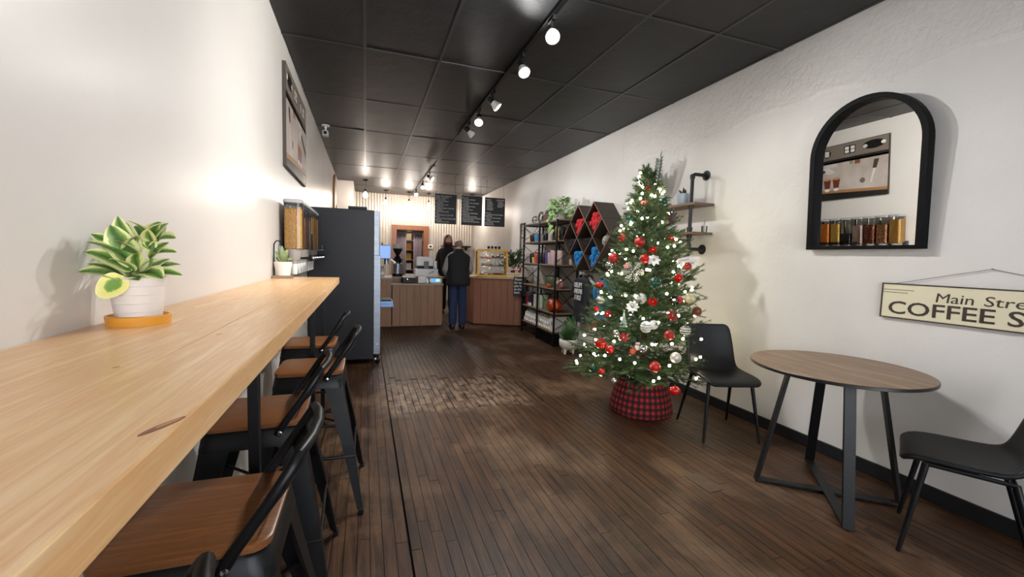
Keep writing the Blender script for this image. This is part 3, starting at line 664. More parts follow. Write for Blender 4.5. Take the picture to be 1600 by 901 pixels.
# ------------------------------------------------------------------ DINING CHAIRS
def make_chair(label, loc, rz):
    t = thing('dining_chair', label, 'chair', loc, rz)
    # profile in local y (front is -Y) and z; half-width; edge lift
    prof = [(-.235, .425, .165, .0), (-.225, .44, .195, .004), (-.19, .452, .212, .01), (-.10, .452, .220, .016), (.0, .446, .222, .022), (.09, .444, .217, .03), (.14, .455, .208, .04), (.175, .49, .202, .045), (.198, .55, .200, .045), (.215, .63, .198, .04), (.23, .71, .194, .03), (.243, .775, .187, .022), (.25, .805, .172, .018), (.252, .818, .14, .016)]
    b = nb(); n = 12; rows = []
    for i, (y, z, wv, lf) in enumerate(prof):
        j0, j1 = prof[max(i-1, 0)], prof[min(i+1, len(prof)-1)]; tg = V((0, j1[0]-j0[0], j1[1]-j0[1])).normalized(); nm = V((0, -tg.z, tg.y))
        rows.append([V((wv * (2 * k / n - 1), y, z)) + nm * lf * abs(2 * k / n - 1) ** 2.2 for k in range(n + 1)])
    loft(b, rows, cap=False, closed=False); obj('seat_shell', b, black_leather, t, smooth='all', solid=.026, sub=1)
    b = nb(); P = [(s * .17, y, .432) for s, y in ((-1, -.15), (1, -.15), (1, .12), (-1, .12))]; tube(b, P, .010, 8, closed=True); obj('seat_frame', b, black_metal, t)
    for sx in (-1, 1):
        for y, fy in ((-.15, -.215), (.12, .235)):
            b = nb(); tube(b, [(sx * .165, y, .432), (sx * .212, fy, .0)], [.0145, .0095], 10); obj('leg', b, black_metal, t, smooth=True)
    return t
c0 = make_chair('black leather dining chair between the tree and the round table', (2.625, 2.53, 0), -.29)
dup(c0, (2.655, 1.09, 0), PI + .49, 'black leather dining chair in front of the round table, cut by the frame edge')
# ------------------------------------------------------------------ ARCHED MIRROR
t = thing('arched_mirror', 'arched black framed mirror hung on the right wall', 'mirror', (XR, 1.865, 1.44))
Wm, Hm = .337, .965
def arc2(w_, h_, z0, n=28): return [(w_ * math.cos(a), h_ - w_ + w_ * math.sin(a)) for a in [PI * k / n for k in range(n + 1)]]
outer = [(Wm, 0)] + arc2(Wm, Hm, 0) + [(-Wm, 0)]
inn = .034
inner = [(Wm - inn, inn * .7)] + [(c, s) for c, s in [((Wm - inn) * math.cos(a), Hm - Wm + (Wm - inn) * math.sin(a)) for a in [PI * k / 28 for k in range(29)]]] + [(-(Wm - inn), inn * .7)]
b = nb(); n = len(outer)
o1 = [b.verts.new((-.002, y, z)) for y, z in outer]; o2 = [b.verts.new((-.058, y, z)) for y, z in outer]
i2 = [b.verts.new((-.058, y, z)) for y, z in inner]; i1 = [b.verts.new((-.010, y, z)) for y, z in inner]
for k in range(n):
    q = (k + 1) % n
    b.faces.new((o1[k], o1[q], o2[q], o2[k])); b.faces.new((o2[k], o2[q], i2[q], i2[k])); b.faces.new((i2[k], i2[q], i1[q], i1[k]))
obj('frame', b, mottled('mirror_frame_black', '#0a0a0b', '#101012', 40, .55, .1, .002, spec=.1), t, bevel=.002)
b = nb(); prism(b, [(-.012, y * 1.005, z) for y, z in inner], (.004, 0, 0)); obj('glass', b, base('mirror_silver', '#f0f0ee', .005, 1), t)
t.rotation_euler = (0, -.045, 0)   # hangs leaning a little forward
# ------------------------------------------------------------------ HANGING SIGN
t = thing('hanging_sign', 'cream coffee sign hanging by a cord on the right wall', 'sign', (XR - .012, 1.247, 1.02))
m_cream = base('sign_cream', '#d6cfb4', .35); m_ink = base('sign_ink', '#3c332b', .4)
HW, HS = .479, .212
b = nb(); box(b, -.006, .008, -HW, HW, 0, HS); obj('board', b, m_cream, t, bevel=.001)
b = nb(); e = .007
for q in ((-HW, HW, 0, e), (-HW, HW, HS - e, HS), (-HW, -HW + e, e, HS - e), (HW - e, HW, e, HS - e)): box(b, -.009, .0085, q[0], q[1], q[2], q[3])
obj('rim', b, m_ink, t)
b = nb()
for z, y1 in ((.172, .315), (.155, .345)): box(b, -.0068, -.006, y1, HW - e - .002, z, z + .003)
for z, y1 in ((.172, -.315), (.155, -.345)): box(b, -.0068, -.006, -HW + e + .002, y1, z, z + .003)
obj('printed_lines', b, m_ink, t)
text('COFFEE', .108, face_left(-.0062, .436, .030), m_ink, t, .0016, offset=.0012, width=.468)
text('SHOP', .108, face_left(-.0062, -.078, .030), m_ink, t, .0016, offset=.0012, width=.345)
text('Main', .074, face_left(-.0062, .212, .118), m_ink, t, .0012, shear=.08, width=.158)
text('Street', .074, face_left(-.0062, .014, .118), m_ink, t, .0012, shear=.08, width=.232)
b = nb(); tube(b, [(.002, .41, HS), (.003, 0, .312), (.002, -.41, HS)], .0016, 6); obj('cord', b, base('twine', '#7a7068', .8), t)
b = nb(); tube(b, [(.012, 0, .31), (-.008, 0, .314)], .003, 8); obj('nail', b, steel, t)
# ------------------------------------------------------------------ PIPE SHELF
m_iron = mottled('black_iron', '#232326', '#2e2e31', 40, .48, .1, .002, metal=.5)
t = thing('pipe_shelf', 'two-tier wood shelf on black iron pipe brackets behind the tree', 'shelf', (XR, 3.26, 0))
m_brn = wood('grey_brown_board', '#7d6656', '#65503f', 'Y', .9, .5)
for z, nm in ((1.875, 'upper'), (1.607, 'lower')):
    b = nb(); box(b, -.235, -.005, -.12, 1.0, z - .022, z); obj('shelf_board', b, m_brn, t, bevel=.003)
for y in (0, .82):
    px = -.165
    b = nb(); tube(b, [(-.005, y, 2.15), (px + .03, y, 2.15), (px + .01, y, 2.142), (px, y, 2.12), (px, y, 1.48), (px + .01, y, 1.458), (px + .03, y, 1.45), (-.005, y, 1.45)], .0165, 12); pb = obj('pipe', b, m_iron, t, smooth=True)
    for z in (2.15, 1.45):
        b = nb(); lathe(b, [(.001, .001), (.046, .001), (.047, .008), (.026, .012), (.024, .03), (.001, .03)], 24, frame_mat((0, y, z), (-1, 0, 0))); obj('flange', b, m_iron, pb, smooth=True)
    for z in (2.125, 1.62, 1.86, 1.475, 1.57):
        b = nb(); lathe(b, [(.021, -.02), (.023, -.014), (.023, .014), (.021, .02)], 14, M.Translation((px, y, z))); obj('coupling', b, m_iron, pb, smooth=True)
b = nb(); tube(b, [(-.165, .0, 1.53), (-.165, .82, 1.53)], .0155, 12); obj('cross_pipe', b, m_iron, t, smooth=True)
t = thing('blue_pot_plant', 'pointed plant in pale blue pot on the upper pipe shelf', 'potted plant', (2.925, 3.40, 1.8755))
b = nb(); lathe(b, [(.001, 0), (.045, 0), (.05, .01), (.058, .11), (.054, .11), (.05, .09), (.001, .09)], 28); obj('pot', b, mottled('pale_blue_glaze', '#8f9cab', '#9dabba', 6, .35), t, smooth=True)
for a, c, wd in (((0, 0, .09), (-.02, -.02, .17), .03), ((.01, 0, .09), (.015, -.01, .155), .028), ((0, .01, .09), (-.04, .02, .15), .026)): leafobj('leaf', base('dark_leaf', '#2f4028', .4), t, a, c, wd, up=(-.3, -1, .2), curl=.05)
m_zz = mottled('zz_leaf', '#3f4e3a', '#55624c', 20, .35)
def zz(t, base_p, tip, n=9, L=.10, m=m_zz):
    p0, p1 = V(base_p), V(tip); bow = V((random.uniform(-.02, .02), random.uniform(-.02, .02), 0))
    pts = [p0.lerp(p1, s) + bow * (4 * s * (1 - s)) for s in [k / 8 for k in range(9)]]
    b = nb(); tube(b, pts, [.005 - .0004 * k for k in range(9)], 6); st = obj('stem', b, base('zz_stem', '#66705a', .5), t)
    for k in range(n):
        s = .3 + .7 * k / n; p = p0.lerp(p1, s) + bow * (4 * s * (1 - s))
        for q in (-1, 1):
            d = V((-.15, q * .8, .65)).normalized() * L * (1.1 - .35 * s)
            leafobj('leaf', m, st, p, p + d, .036, up=(-1, 0, .2), curl=.08, nu=2, nv=4)
    leafobj('leaf', m, st, p1, p1 + (p1 - p0).normalized() * L * .8, .022, up=(-1, 0, 0), curl=.05, nu=2, nv=4)
t = thing('stem_plant', 'tall feathery-leaved plant on the upper pipe shelf behind the tree tip', 'potted plant', (2.93, 3.88, 1.8755))
b = nb(); lathe(b, [(.001, 0), (.05, 0), (.062, .11), (.058, .11), (.05, .09), (.001, .09)], 24); obj('pot', b, base('grey_pot', '#8d8a86', .5), t, smooth=True)
zz(t, (0, -.0, .08), (-.03, -.14, .52)); zz(t, (.0, .02, .08), (-.05, .0, .40)); zz(t, (.02, .0, .08), (.03, .10, .42))
for (y, z, nm, lab) in ((3.14, 1.6075, 'glass_cup', 'small clear cup near the end of the lower pipe shelf'), (3.33, 1.6075, 'glass_cup', 'small clear cup behind the pipe on the lower shelf')):
    t = thing(nm, lab, 'cup', (2.96, y, z)); b = nb(); lathe(b, [(.001, 0), (.024, 0), (.027, .055), (.025, .055), (.022, .004), (.001, .004)], 18); obj('bowl', b, m_clear, t, smooth=True)
    b = nb(); tube(b, [(.0, 0, .004), (.012, .008, .11)], .0018, 5); obj('stirrer', b, steel, t)
# ================================================================== CHRISTMAS TREE
TX, TY = 2.345, 3.12
def trad(z): t_ = min(max((z - .33) / 1.82, 0), 1); return .6 * (1 - t_) ** .78
m_ndl = base('fir_needles', '#2f4a2c', .55)
geo = nd(m_ndl, 'ShaderNodeNewGeometry'); oi = nd(m_ndl, 'ShaderNodeObjectInfo')
setc(m_ndl, ramp(m_ndl, mth(m_ndl, 'FRACT', mth(m_ndl, 'ADD', mth(m_ndl, 'MULTIPLY', geo.outputs['Random Per Island'], .7), mth(m_ndl, 'MULTIPLY', oi.outputs['Random'], .6))), [(0, '#1c3220'), (.5, '#38522e'), (.8, '#556a36'), (1, '#2a4430')]))
m_bark = base('branch_brown', '#4a3526', .8)
tree = thing('christmas_tree', 'artificial fir tree with lights and ornaments beside the right wall', 'tree', (TX, TY, 0))
b = nb(); tube(b, [(0, 0, .0), (0, 0, .9), (-.02, 0, 1.5), (-.07, -.01, 2.05)], [.03, .026, .018, .006], 8); obj('trunk', b, m_bark, tree)
for k in range(3):
    a = k * 2.094 + .4; b = nb(); tube(b, [(0, 0, .12), (.18 * math.cos(a), .18 * math.sin(a), .012)], .012, 6); obj('stand_leg', b, black_metal, tree)
def branch_mesh(seed, L, twigs):
    rnd = random.Random(seed); b = nb()
    def needles(p0, p1, n, nl):
        ax_ = (p1 - p0).normalized(); o1 = ax_.orthogonal().normalized(); o2 = ax_.cross(o1)
        for k in range(n):
            s = rnd.random(); a = rnd.uniform(0, 2 * PI); p = p0.lerp(p1, s)
            d = (ax_ * rnd.uniform(.5, 1.1) + (o1 * math.cos(a) + o2 * math.sin(a)) * .8).normalized() * nl * rnd.uniform(.7, 1.15)
            sd = d.cross(ax_).normalized() * .0021
            b.faces.new([b.verts.new(p - sd), b.verts.new(p + sd), b.verts.new(p + d)])
    spine = [V((L * s, .05 * L * math.sin(s * 3 + seed), -.10 * L * s + .16 * L * s * s)) for s in [k / 6 for k in range(7)]]
    tube(b, spine, [.0035 * (1 - .1 * k) for k in range(7)], 4)
    for i in range(2, 6): needles(spine[i], spine[i+1], 26, .03)
    needles(spine[6] - (spine[6] - spine[5]) * .4, spine[6] + (spine[6] - spine[5]).normalized() * .03, 30, .028)
    for k in range(twigs):
        s = .22 + .75 * (k + .5) / twigs; i = min(int(s * 6), 5); p = spine[i].lerp(spine[i+1], s * 6 - i)
        sg = -1 if k % 2 else 1; a = sg * rnd.uniform(.55, .95); tl = L * rnd.uniform(.22, .38) * (1.15 - .5 * s) + .03
        d = V((math.cos(a), math.sin(a), rnd.uniform(-.2, .35))).normalized() * tl
        tube(b, [p, p + d], [.002, .001], 3); needles(p, p + d, int(40 + tl * 240), .03)
    me = bpy.data.meshes.new('branch'); b.to_mesh(me); b.free(); me.materials.append(m_ndl); return me
BM = [branch_mesh(s, .5, 11) for s in range(4)] + [branch_mesh(s + 10, .28, 7) for s in range(3)] + [branch_mesh(s + 20, .13, 4) for s in range(3)]
nb_ = 0; z = .40; tier = 0
R = random.Random(5)
while z < 2.06:
    r = trad(z) ; n = max(5, int(9 + r * 18)); 
    for k in range(n):
        a = 2 * PI * (k + .5 * (tier % 2)) / n + R.uniform(-.16, .16); Lr = r * R.uniform(.86, 1.1)
        if z < 1.0 and r * math.cos(a) > -.05 and r * math.sin(a) < -.22 and r * math.cos(a) > .06: Lr *= .8
        me = BM[R.randrange(4)] if Lr > .34 else (BM[4 + R.randrange(3)] if Lr > .16 else BM[7 + R.randrange(3)])
        L0 = .5 if Lr > .34 else (.28 if Lr > .16 else .13)
        o = bpy.data.objects.new('branch', me); COL.objects.link(o); o.parent = tree
        tx = -.05 * max(0, (z - 1.1)) ; o.location = (tx, 0, z + R.uniform(-.02, .04)); sc_ = Lr / L0
        tilt = R.uniform(-.22, .10) - (.5 * (z - .4) / 1.7)
        o.rotation_euler = (R.uniform(-.4, .4), tilt if z > .5 else R.uniform(-.05, .15), a); o.scale = (sc_, sc_ * .95 + .1, 1)
        nb_ += 1
    z += .092 + .02 * R.random(); tier += 1
for k, (dx, dy, rx) in enumerate(((0, 0, -1.5), (.02, .01, -1.2), (-.03, 0, -1.75), (0, .03, -1.35))):
    o = bpy.data.objects.new('branch', BM[7 + k % 3]); COL.objects.link(o); o.parent = tree; o.location = (-.06 + dx, dy, 1.98); o.rotation_euler = (0, rx, k * 1.6)
# decorative dark sprig
m_sprig = base('brown_sprig', '#4a3630', .5)
# string lights
sl = thing('string_lights', 'string of warm white fairy lights wound round the fir tree', 'lights', (TX, TY, 0))
m_fl_ = base('fairy_light', '#fff4dc', .3, emit='#ffedc4', estr=48)
b = nb(); bmesh.ops.create_icosphere(b, subdivisions=2, radius=.0105); bulb = None; wire = []
Nb = 170
for k in range(Nb):
    s = (k + .5) / Nb; z = .36 + 1.7 * (1 - (1 - s) ** .6 if False else s ** 1.25); turns = 9.5
    a = s * turns * 2 * PI + R.uniform(-.25, .25); r = trad(z) * R.uniform(.84, 1.06) + .012
    p = (r * math.cos(a) - .05 * max(0, z - 1.1), r * math.sin(a), z + R.uniform(-.03, .03)); wire.append(p)
    if p[0] + TX > 3.04: continue
    if bulb is None: o = obj('bulb', b, m_fl_, sl); bulb = o.data
    else: o = obj('bulb', bulb, None, sl)
    o.location = p
b = nb(); 
W2 = []
for p, q in zip(wire, wire[1:]):
    for s in (0, .5):
        c = V(p).lerp(V(q), s); h = V((c.x, c.y, 0)); k = .97 * min(1, (trad(c.z) + .0) / max(h.length, .01)) if s else 1
        W2.append((c.x * k, c.y * k, c.z - (.01 if s else .008)))
tube(b, W2, .0016, 4); obj('wire', b, base('green_wire', '#1d3020', .6), sl)
# skirt: flared plaid collar
m_pl = base('buffalo_plaid', '#8a1c1c', .9)
uvn = nd(m_pl, 'ShaderNodeUVMap'); su = nd(m_pl, 'ShaderNodeSeparateXYZ'); lk(m_pl, uvn.outputs[0], su.inputs[0])
def stripe(s): return mth(m_pl, 'GREATER_THAN', mth(m_pl, 'FRACT', s), .5)
sm = mth(m_pl, 'ADD', stripe(su.outputs[0]), stripe(su.outputs[1]))
setc(m_pl, ramp(m_pl, mth(m_pl, 'DIVIDE', sm, 2), [(0, '#a01f22'), (.5, '#4a1013'), (1, '#140a0b')]))
MATS['buffalo_plaid'].node_tree.nodes['Color Ramp'].color_ramp.interpolation = 'CONSTANT'
e = MATS['buffalo_plaid'].node_tree.nodes['Color Ramp'].color_ramp.elements; e[1].position = .4; e[2].position = .9
def skirt():
    t = thing('tree_collar', 'red and black buffalo plaid collar round the foot of the fir tree', 'tree collar', (2.325, 3.10, 0))
    b = nb(); uvl = b.loops.layers.uv.verify(); n = 72; prof = [(.268, .004), (.272, .02), (.262, .09), (.245, .16), (.228, .225), (.215, .272), (.205, .275), (.2, .26)]
    G = [[b.verts.new((r * (1 + .008 * math.sin(7 * a)) * math.cos(a), r * (1 + .008 * math.sin(7 * a)) * math.sin(a), z)) for a in [2 * PI * k / n for k in range(n)]] for r, z in prof]
    for i in range(len(prof) - 1):
        for k in range(n):
            q = (G[i][k], G[i][(k+1) % n], G[i+1][(k+1) % n], G[i+1][k]); f = b.faces.new(q)
            for lp, (u, vv) in zip(f.loops, ((k, i), (k + 1, i), (k + 1, i + 1), (k, i + 1))): lp[uvl].uv = (u / n * 34, prof[vv][1] * 20)
    obj('fabric', b, m_pl, t, smooth='all', solid=.004)
    b = nb(); lathe(b, [(.001, .255), (.2, .255), (.2, .262), (.001, .262)], 24); obj('inner_disc', b, base('collar_inside', '#120c0c', .9), t)
    b = nb(); box(b, .232, .236, -.03, -.005, .115, .135); obj('care_tag', b, white_plastic, t, )
skirt()
# ------------------------------------------------------------------ ornaments
m_cap = base('ornament_cap', '#c9c2b0', .25, 1); m_rm = base('red_matte_ball', '#a31d18', .45); m_rg = mottled('red_glitter', '#8c1512', '#c2322a', 120, .35, .4, .002, metal=.3)
m_sv = base('silver_gloss', '#c9c9c4', .15, .85); m_mt = mottled('silver_mesh', '#b9b7ae', '#e2e0d8', 90, .3, .6, .003, metal=.5); m_or = base('orange_red', '#c8401a', .3)
m_cr = mottled('cream_floral', '#d8cfae', '#8f8a5a', 34, .35); m_gr = mottled('deep_green', '#143a2c', '#1f5240', 20, .3, metal=.3); m_bn = mottled('brown_copper', '#6a3a2c', '#7d4a38', 20, .35, metal=.3)
m_wt = mottled('white_felt', '#d9d7d0', '#efede8', 50, .8, .2, .003); m_clr = glass('clear_ball', '#e8eeec', .1)
def hang(t, r):
    b = nb(); lathe(b, [(.006, r * .95), (.007, r * 1.12), (.001, r * 1.14)], 10); obj('cap', b, m_cap, t)
    b = nb(); tube(b, [(0, 0, r * 1.1), (.002, 0, r * 1.1 + .012), (.0, 0, r * 1.1 + .03)], .0009, 4); obj('hook', b, m_cap, t)
def ball(p, r, m, label, ribs=0, stripes=None):
    t = thing('ball_ornament', label, 'ornament', p)
    b = nb()
    if ribs:
        prof = [(r * math.sin(a), -r * .92 * math.cos(a)) for a in [PI * k / 10 for k in range(11)]]
        rings = [[V((max(q, 1e-4) * (1 + .09 * math.cos(ribs * a)) * math.cos(a), max(q, 1e-4) * (1 + .09 * math.cos(ribs * a)) * math.sin(a), z)) for a in [2 * PI * k / (ribs * 4) for k in range(ribs * 4)]] for q, z in prof]; loft(b, rings)
    else: sph(b, (0, 0, 0), r, 18, 12)
    obj('ball', b, m, t, smooth='all')
    if stripes:
        for k, z in enumerate((-.4, 0, .4)):
            q = math.sqrt(1 - z * z) * r * 1.012; b = nb(); lathe(b, [(q * .985, z * r - r * .09), (q * 1.01, z * r), (q * .985, z * r + r * .09), (q * .93, z * r)], 18); obj('stripe', b, stripes, t, smooth='all')
    hang(t, r)
def flower(p, r, m, label, n=7, cat='ornament', nm='flower_ornament', mc=None):
    t = thing(nm, label, cat, p)
    d = V((p[0] - TX, p[1] - TY, .25)).normalized(); F = frame_mat((0, 0, 0), d).to_3x3()
    for ring, (rr, lift) in enumerate(((r, .25), (r * .65, .6))):
        for k in range(n - ring * 2):
            a = 2 * PI * k / (n - ring * 2) + ring * .4; tip = F @ V((rr * math.cos(a), rr * math.sin(a), rr * lift * .6)); up = F @ V((0, 0, 1))
            leafobj('petal', m, t, (0, 0, 0), tip, rr * .62, up=up, curl=.2, nu=2, nv=4)
    b = nb(); sph(b, F @ V((0, 0, r * .2)), r * .22, 8, 6); obj('center', b, mc or m_cap, t, smooth='all')
ball((2.24, 3.03, 1.934), .020, red_gloss, 'small shiny red ball, topmost ornament of the tree')
flower((2.189, 3.01, 1.807), .034, red_gloss, 'small red flower ornament near the tree top, below the topmost red ball')
ball((2.062, 3.115, 1.517), .034, m_rm, 'dark red ball at the tree edge beside the diamond shelf')
ball((2.112, 2.93, 1.477), .042, m_rg, 'big red glitter ball at the upper centre of the tree')
flower((2.337, 2.83, 1.509), .036, red_gloss, 'red flower ornament by the lower pipe of the wall shelf')
ball((2.008, 3.14, 1.341), .044, m_rm, 'large matte red ball under the lowest right diamond cell')
flower((2.172, 2.84, 1.41), .038, red_gloss, 'red bow-like flower just above the white felt flower')
ball((2.116, 2.86, 1.342), .036, red_gloss, 'glossy red ball touching the white felt flower')
ball((2.484, 2.79, 1.29), .032, m_rm, 'red ball under the white feather at the wall side of the tree')
ball((2.347, 2.73, 1.197), .034, red_gloss, 'glossy red ball below the white feather')
flower((2.023, 2.96, 1.281), .036, m_or, 'orange star-shaped ornament beside the silver snowflake', n=6, nm='star_ornament')
ball((1.983, 3.31, 1.092), .038, red_gloss, 'glossy red ball in front of the blue hanging shirt')
flower((2.116, 2.735, 1.006), .042, red_gloss, 'red glitter flower beside the striped silver ball')
ball((2.329, 2.68, 1.028), .026, m_rm, 'small red ball beside the clear glass ball')
flower((2.243, 2.655, .902), .05, m_rg, 'large red glitter flower on the wall side, mid height')
ball((2.508, 2.685, .934), .038, m_bn, 'brown copper ball at the wall edge of the tree, above the chair')
flower((1.886, 2.995, .881), .034, red_gloss, 'red flower beside the small silver-green tree ornament')
flower((1.844, 3.13, .776), .042, m_rg, 'red flower at the aisle edge, above the footed white planter level')
ball((1.883, 3.18, .901), .022, red_gloss, 'tiny red ball under the frosted silver ball by the shirts')
ball((2.2, 2.625, .763), .038, m_rm, 'matte red ball at lower centre, beside the clear striped ball')
flower((1.924, 2.81, .715), .045, m_rg, 'red glitter flower at lower centre above the snowman')
ball((1.823, 2.98, .641), .046, red_gloss, 'large glossy red ball at the lower aisle side', ribs=9)
ball((1.847, 2.885, .612), .033, red_gloss, 'smaller glossy red ball next to the large ribbed red one')
flower((1.957, 2.73, .626), .03, m_or, 'small orange-red flower beside the snowman')
ball((2.073, 2.61, .527), .042, m_rg, 'large red glitter ball low over the plaid collar')
ball((1.792, 2.895, .427), .028, red_gloss, 'red ball hanging lowest on the aisle side over the floor')
ball((2.187, 2.515, .365), .038, red_gloss, 'glossy red ball hanging beside the plaid collar, chair side', ribs=8)
ball((2.05, 2.79, 1.028), .042, m_mt, 'silver ball with fine stripes at the tree centre', stripes=m_sv)
flower((1.997, 2.82, .959), .055, m_mt, 'faceted silver ornament left of the tree centre', n=9, nm='silver_ornament')
ball((2.439, 2.69, 1.037), .042, m_cr, 'cream ball with a floral pattern near the wall edge')
ball((2.28, 2.68, 1.023), .036, m_clr, 'clear glass ball beside the cream floral ball')
ball((1.99, 3.165, 1.274), .042, m_sv, 'silver ball with pale green bands under the large matte red ball', stripes=m_gr)
ball((1.903, 3.15, .982), .036, m_mt, 'frosted silver ball beside the blue shirt hem')
ball((2.053, 2.715, .816), .045, m_wt, 'white ball with silver stripes at lower centre', stripes=m_sv)
ball((2.102, 2.69, .835), .036, m_wt, 'plain white ball next to the striped white one')
ball((2.341, 2.615, .796), .042, m_clr, 'clear ball with white stripes beside the black chair back', stripes=m_wt)
ball((1.89, 2.875, .743), .03, m_sv, 'small mirror-silver ball above the large ribbed red one')
ball((2.227, 2.572, .599), .042, m_mt, 'openwork silver ball low on the chair side')
ball((2.014, 2.69, .653), .034, m_sv, 'shiny silver ball right of the snowman')
ball((1.835, 2.785, .387), .024, m_sv, 'small silver ball hanging at the aisle edge of the plaid collar')
ball((1.931, 2.69, .433), .026, m_clr, 'small clear ball in front of the plaid collar top')
ball((1.766, 2.99, .437), .026, m_gr, 'dark green ball at the lowest aisle-side branch')
ball((2.152, 2.765, 1.153), .046, m_gr, 'ribbed dark green ball under the white felt flower', ribs=10)
ball((2.116, 3.09, 1.676), .036, m_gr, 'ribbed green ball high on the aisle side', ribs=9)
ball((2.322, 2.93, 1.817), .034, m_gr, 'green ball beside the pipe shelf board, high on the tree')
flower((2.177, 2.83, 1.329), .058, m_wt, 'white felt flower at the upper centre of the tree', n=8)
t = thing('snowflake_ornament', 'silver glitter snowflake ornament on the aisle side of the tree', 'ornament', (2.034, 2.895, 1.233), -.62)
b = nb()
for k in range(6):
    a = PI * k / 3; u = V((math.cos(a), 0, math.sin(a))); tube(b, [(0, 0, 0), u * .085], .0035, 5)
    for s, q in ((.25, .018), (.42, .03), (.6, .034), (.76, .026), (.9, .016)):
        for sg in (-1, 1):
            c = V((math.cos(a + sg * .9), 0, math.sin(a + sg * .9))); tube(b, [u * .085 * s, u * .085 * s + c * q], .0028, 4)
obj('arms', b, m_mt, t)
b = nb(); tube(b, [(0, 0, .085), (0, .005, .11)], .001, 4); obj('loop', b, m_cap, t)
t = thing('tree_ornament', 'small silver-green tree shaped ornament near the aisle side', 'ornament', (1.937, 2.845, .80))
b = nb()
for k in range(5): lathe(b, [(.001, .022 * k), (.034 - .006 * k, .022 * k), (.012 - .002 * k, .022 * k + .028), (.001, .022 * k + .03)], 8)
obj('tiers', b, mottled('frosted_green', '#7fa08c', '#c8d8cc', 60, .3, metal=.4), t)
b = nb(); sph(b, (0, 0, .13), .008, 8, 6); obj('topper', b, m_cap, t)
t = thing('feather_ornament', 'white feather ornament on the wall side of the tree', 'ornament', (2.44, 2.82, 1.34))
b = nb(); tube(b, [(-.06, 0, -.015), (.08, 0, .02), (.13, 0, -.01)], .002, 5); qs = obj('quill', b, m_wt, t)
for k in range(12):
    s = k / 11; x = -.05 + .17 * s
    for q in (-1, 1): leafobj('barb', m_wt, t, (x, 0, -.012 + .03 * s), (x + .04, q * .01, -.012 + .03 * s + q * .034), .012, up=(0, -1, 0), curl=.1, nu=2, nv=3)
t = thing('snowman_ornament', 'tiny snowman with black hat low at the tree centre', 'ornament', (1.985, 2.715, .66))
b = nb(); sph(b, (0, 0, 0), .022, 12, 8); sph(b, (0, 0, .03), .016, 12, 8); obj('body', b, m_wt, t, smooth='all')
b = nb(); lathe(b, [(.02, .042), (.02, .045), (.013, .046), (.013, .064), (.001, .065)], 12); obj('hat', b, black_matte, t)
b = nb(); lathe(b, [(.017, .016), (.019, .02), (.015, .024)], 12); obj('scarf', b, m_or, t)
t = thing('berry_sprig', 'dark brown leafy sprig near the lower pipe shelf', 'ornament', (2.35, 2.87, 1.66))
for k in range(9):
    a = k * .7; tip = V((.06 * math.cos(a), -.03, .07 * math.sin(a) + .03)); leafobj('leaf', m_sprig, t, (0, 0, 0), tip, .03, up=(0, -1, .1), curl=.1, nu=2, nv=4)
# ================================================================== METAL RACK ON THE RIGHT WALL
RX0, RX1, RY0, RY1 = 2.67, 3.03, 5.72, 7.08
rack = thing('metal_rack', 'black metal rack with wood shelves of merchandise on the right wall', 'shelf', (0, 0, 0))
m_rk = wood('rack_board', '#a98f74', '#8c745b', 'Y', .9, .5)
LV = [.215, .50, .87, 1.235, 1.60, 1.91]
for k, z in enumerate(LV):
    b = nb(); box(b, RX0 + .004, RX1 - .004, RY0 + .004, RY1 - .004, z - .018, z); obj('shelf_board', b, m_rk, rack, bevel=.002)
PY = (RY0, 6.38, RY1)
for y in PY:
    for x in (RX0, RX1):
        b = nb(); box(b, x - .0125, x + .0125, y - .0125, y + .0125, 0, LV[-1]); obj('post', b, black_metal, rack, bevel=.002)
for z in LV[:-1] + [LV[-1]]:
    b = nb()
    for x in (RX0, RX1): box(b, x - .01, x + .01, RY0, RY1, z - .036, z - .0185)
    for y in (RY0, RY1): box(b, RX0, RX1, y - .01, y + .01, z - .036, z - .0185)
    obj('rail', b, black_metal, rack)
for i in range(1, len(LV)):
    z0, z1 = LV[i-1] + .03, LV[i] - .05
    for q in range(2):
        y0_, y1_ = PY[q] + .02, PY[q+1] - .02; yc = (y0_ + y1_) / 2; zc = (z0 + z1) / 2
        # wire X braces at the back, leaving the front open
        b = nb(); tube(b, [(RX1 - .002, y0_, z0), (RX1 - .002, y1_, z1)], .005, 5); tube(b, [(RX1 + .006, y0_, z1), (RX1 + .006, y1_, z0)], .005, 5); obj('cross_brace', b, black_metal, rack)
    b = nb(); tube(b, [(RX0, RY0, z0), (RX1, RY0, z1)], .005, 5); tube(b, [(RX0, RY0 - .008, z1), (RX1, RY0 - .008, z0)], .005, 5); obj('cross_brace', b, black_metal, rack)
    b = nb(); tube(b, [(RX0, RY1, z0), (RX1, RY1, z1)], .005, 5); tube(b, [(RX0, RY1 + .008, z1), (RX1, RY1 + .008, z0)], .005, 5); obj('cross_brace', b, black_metal, rack)
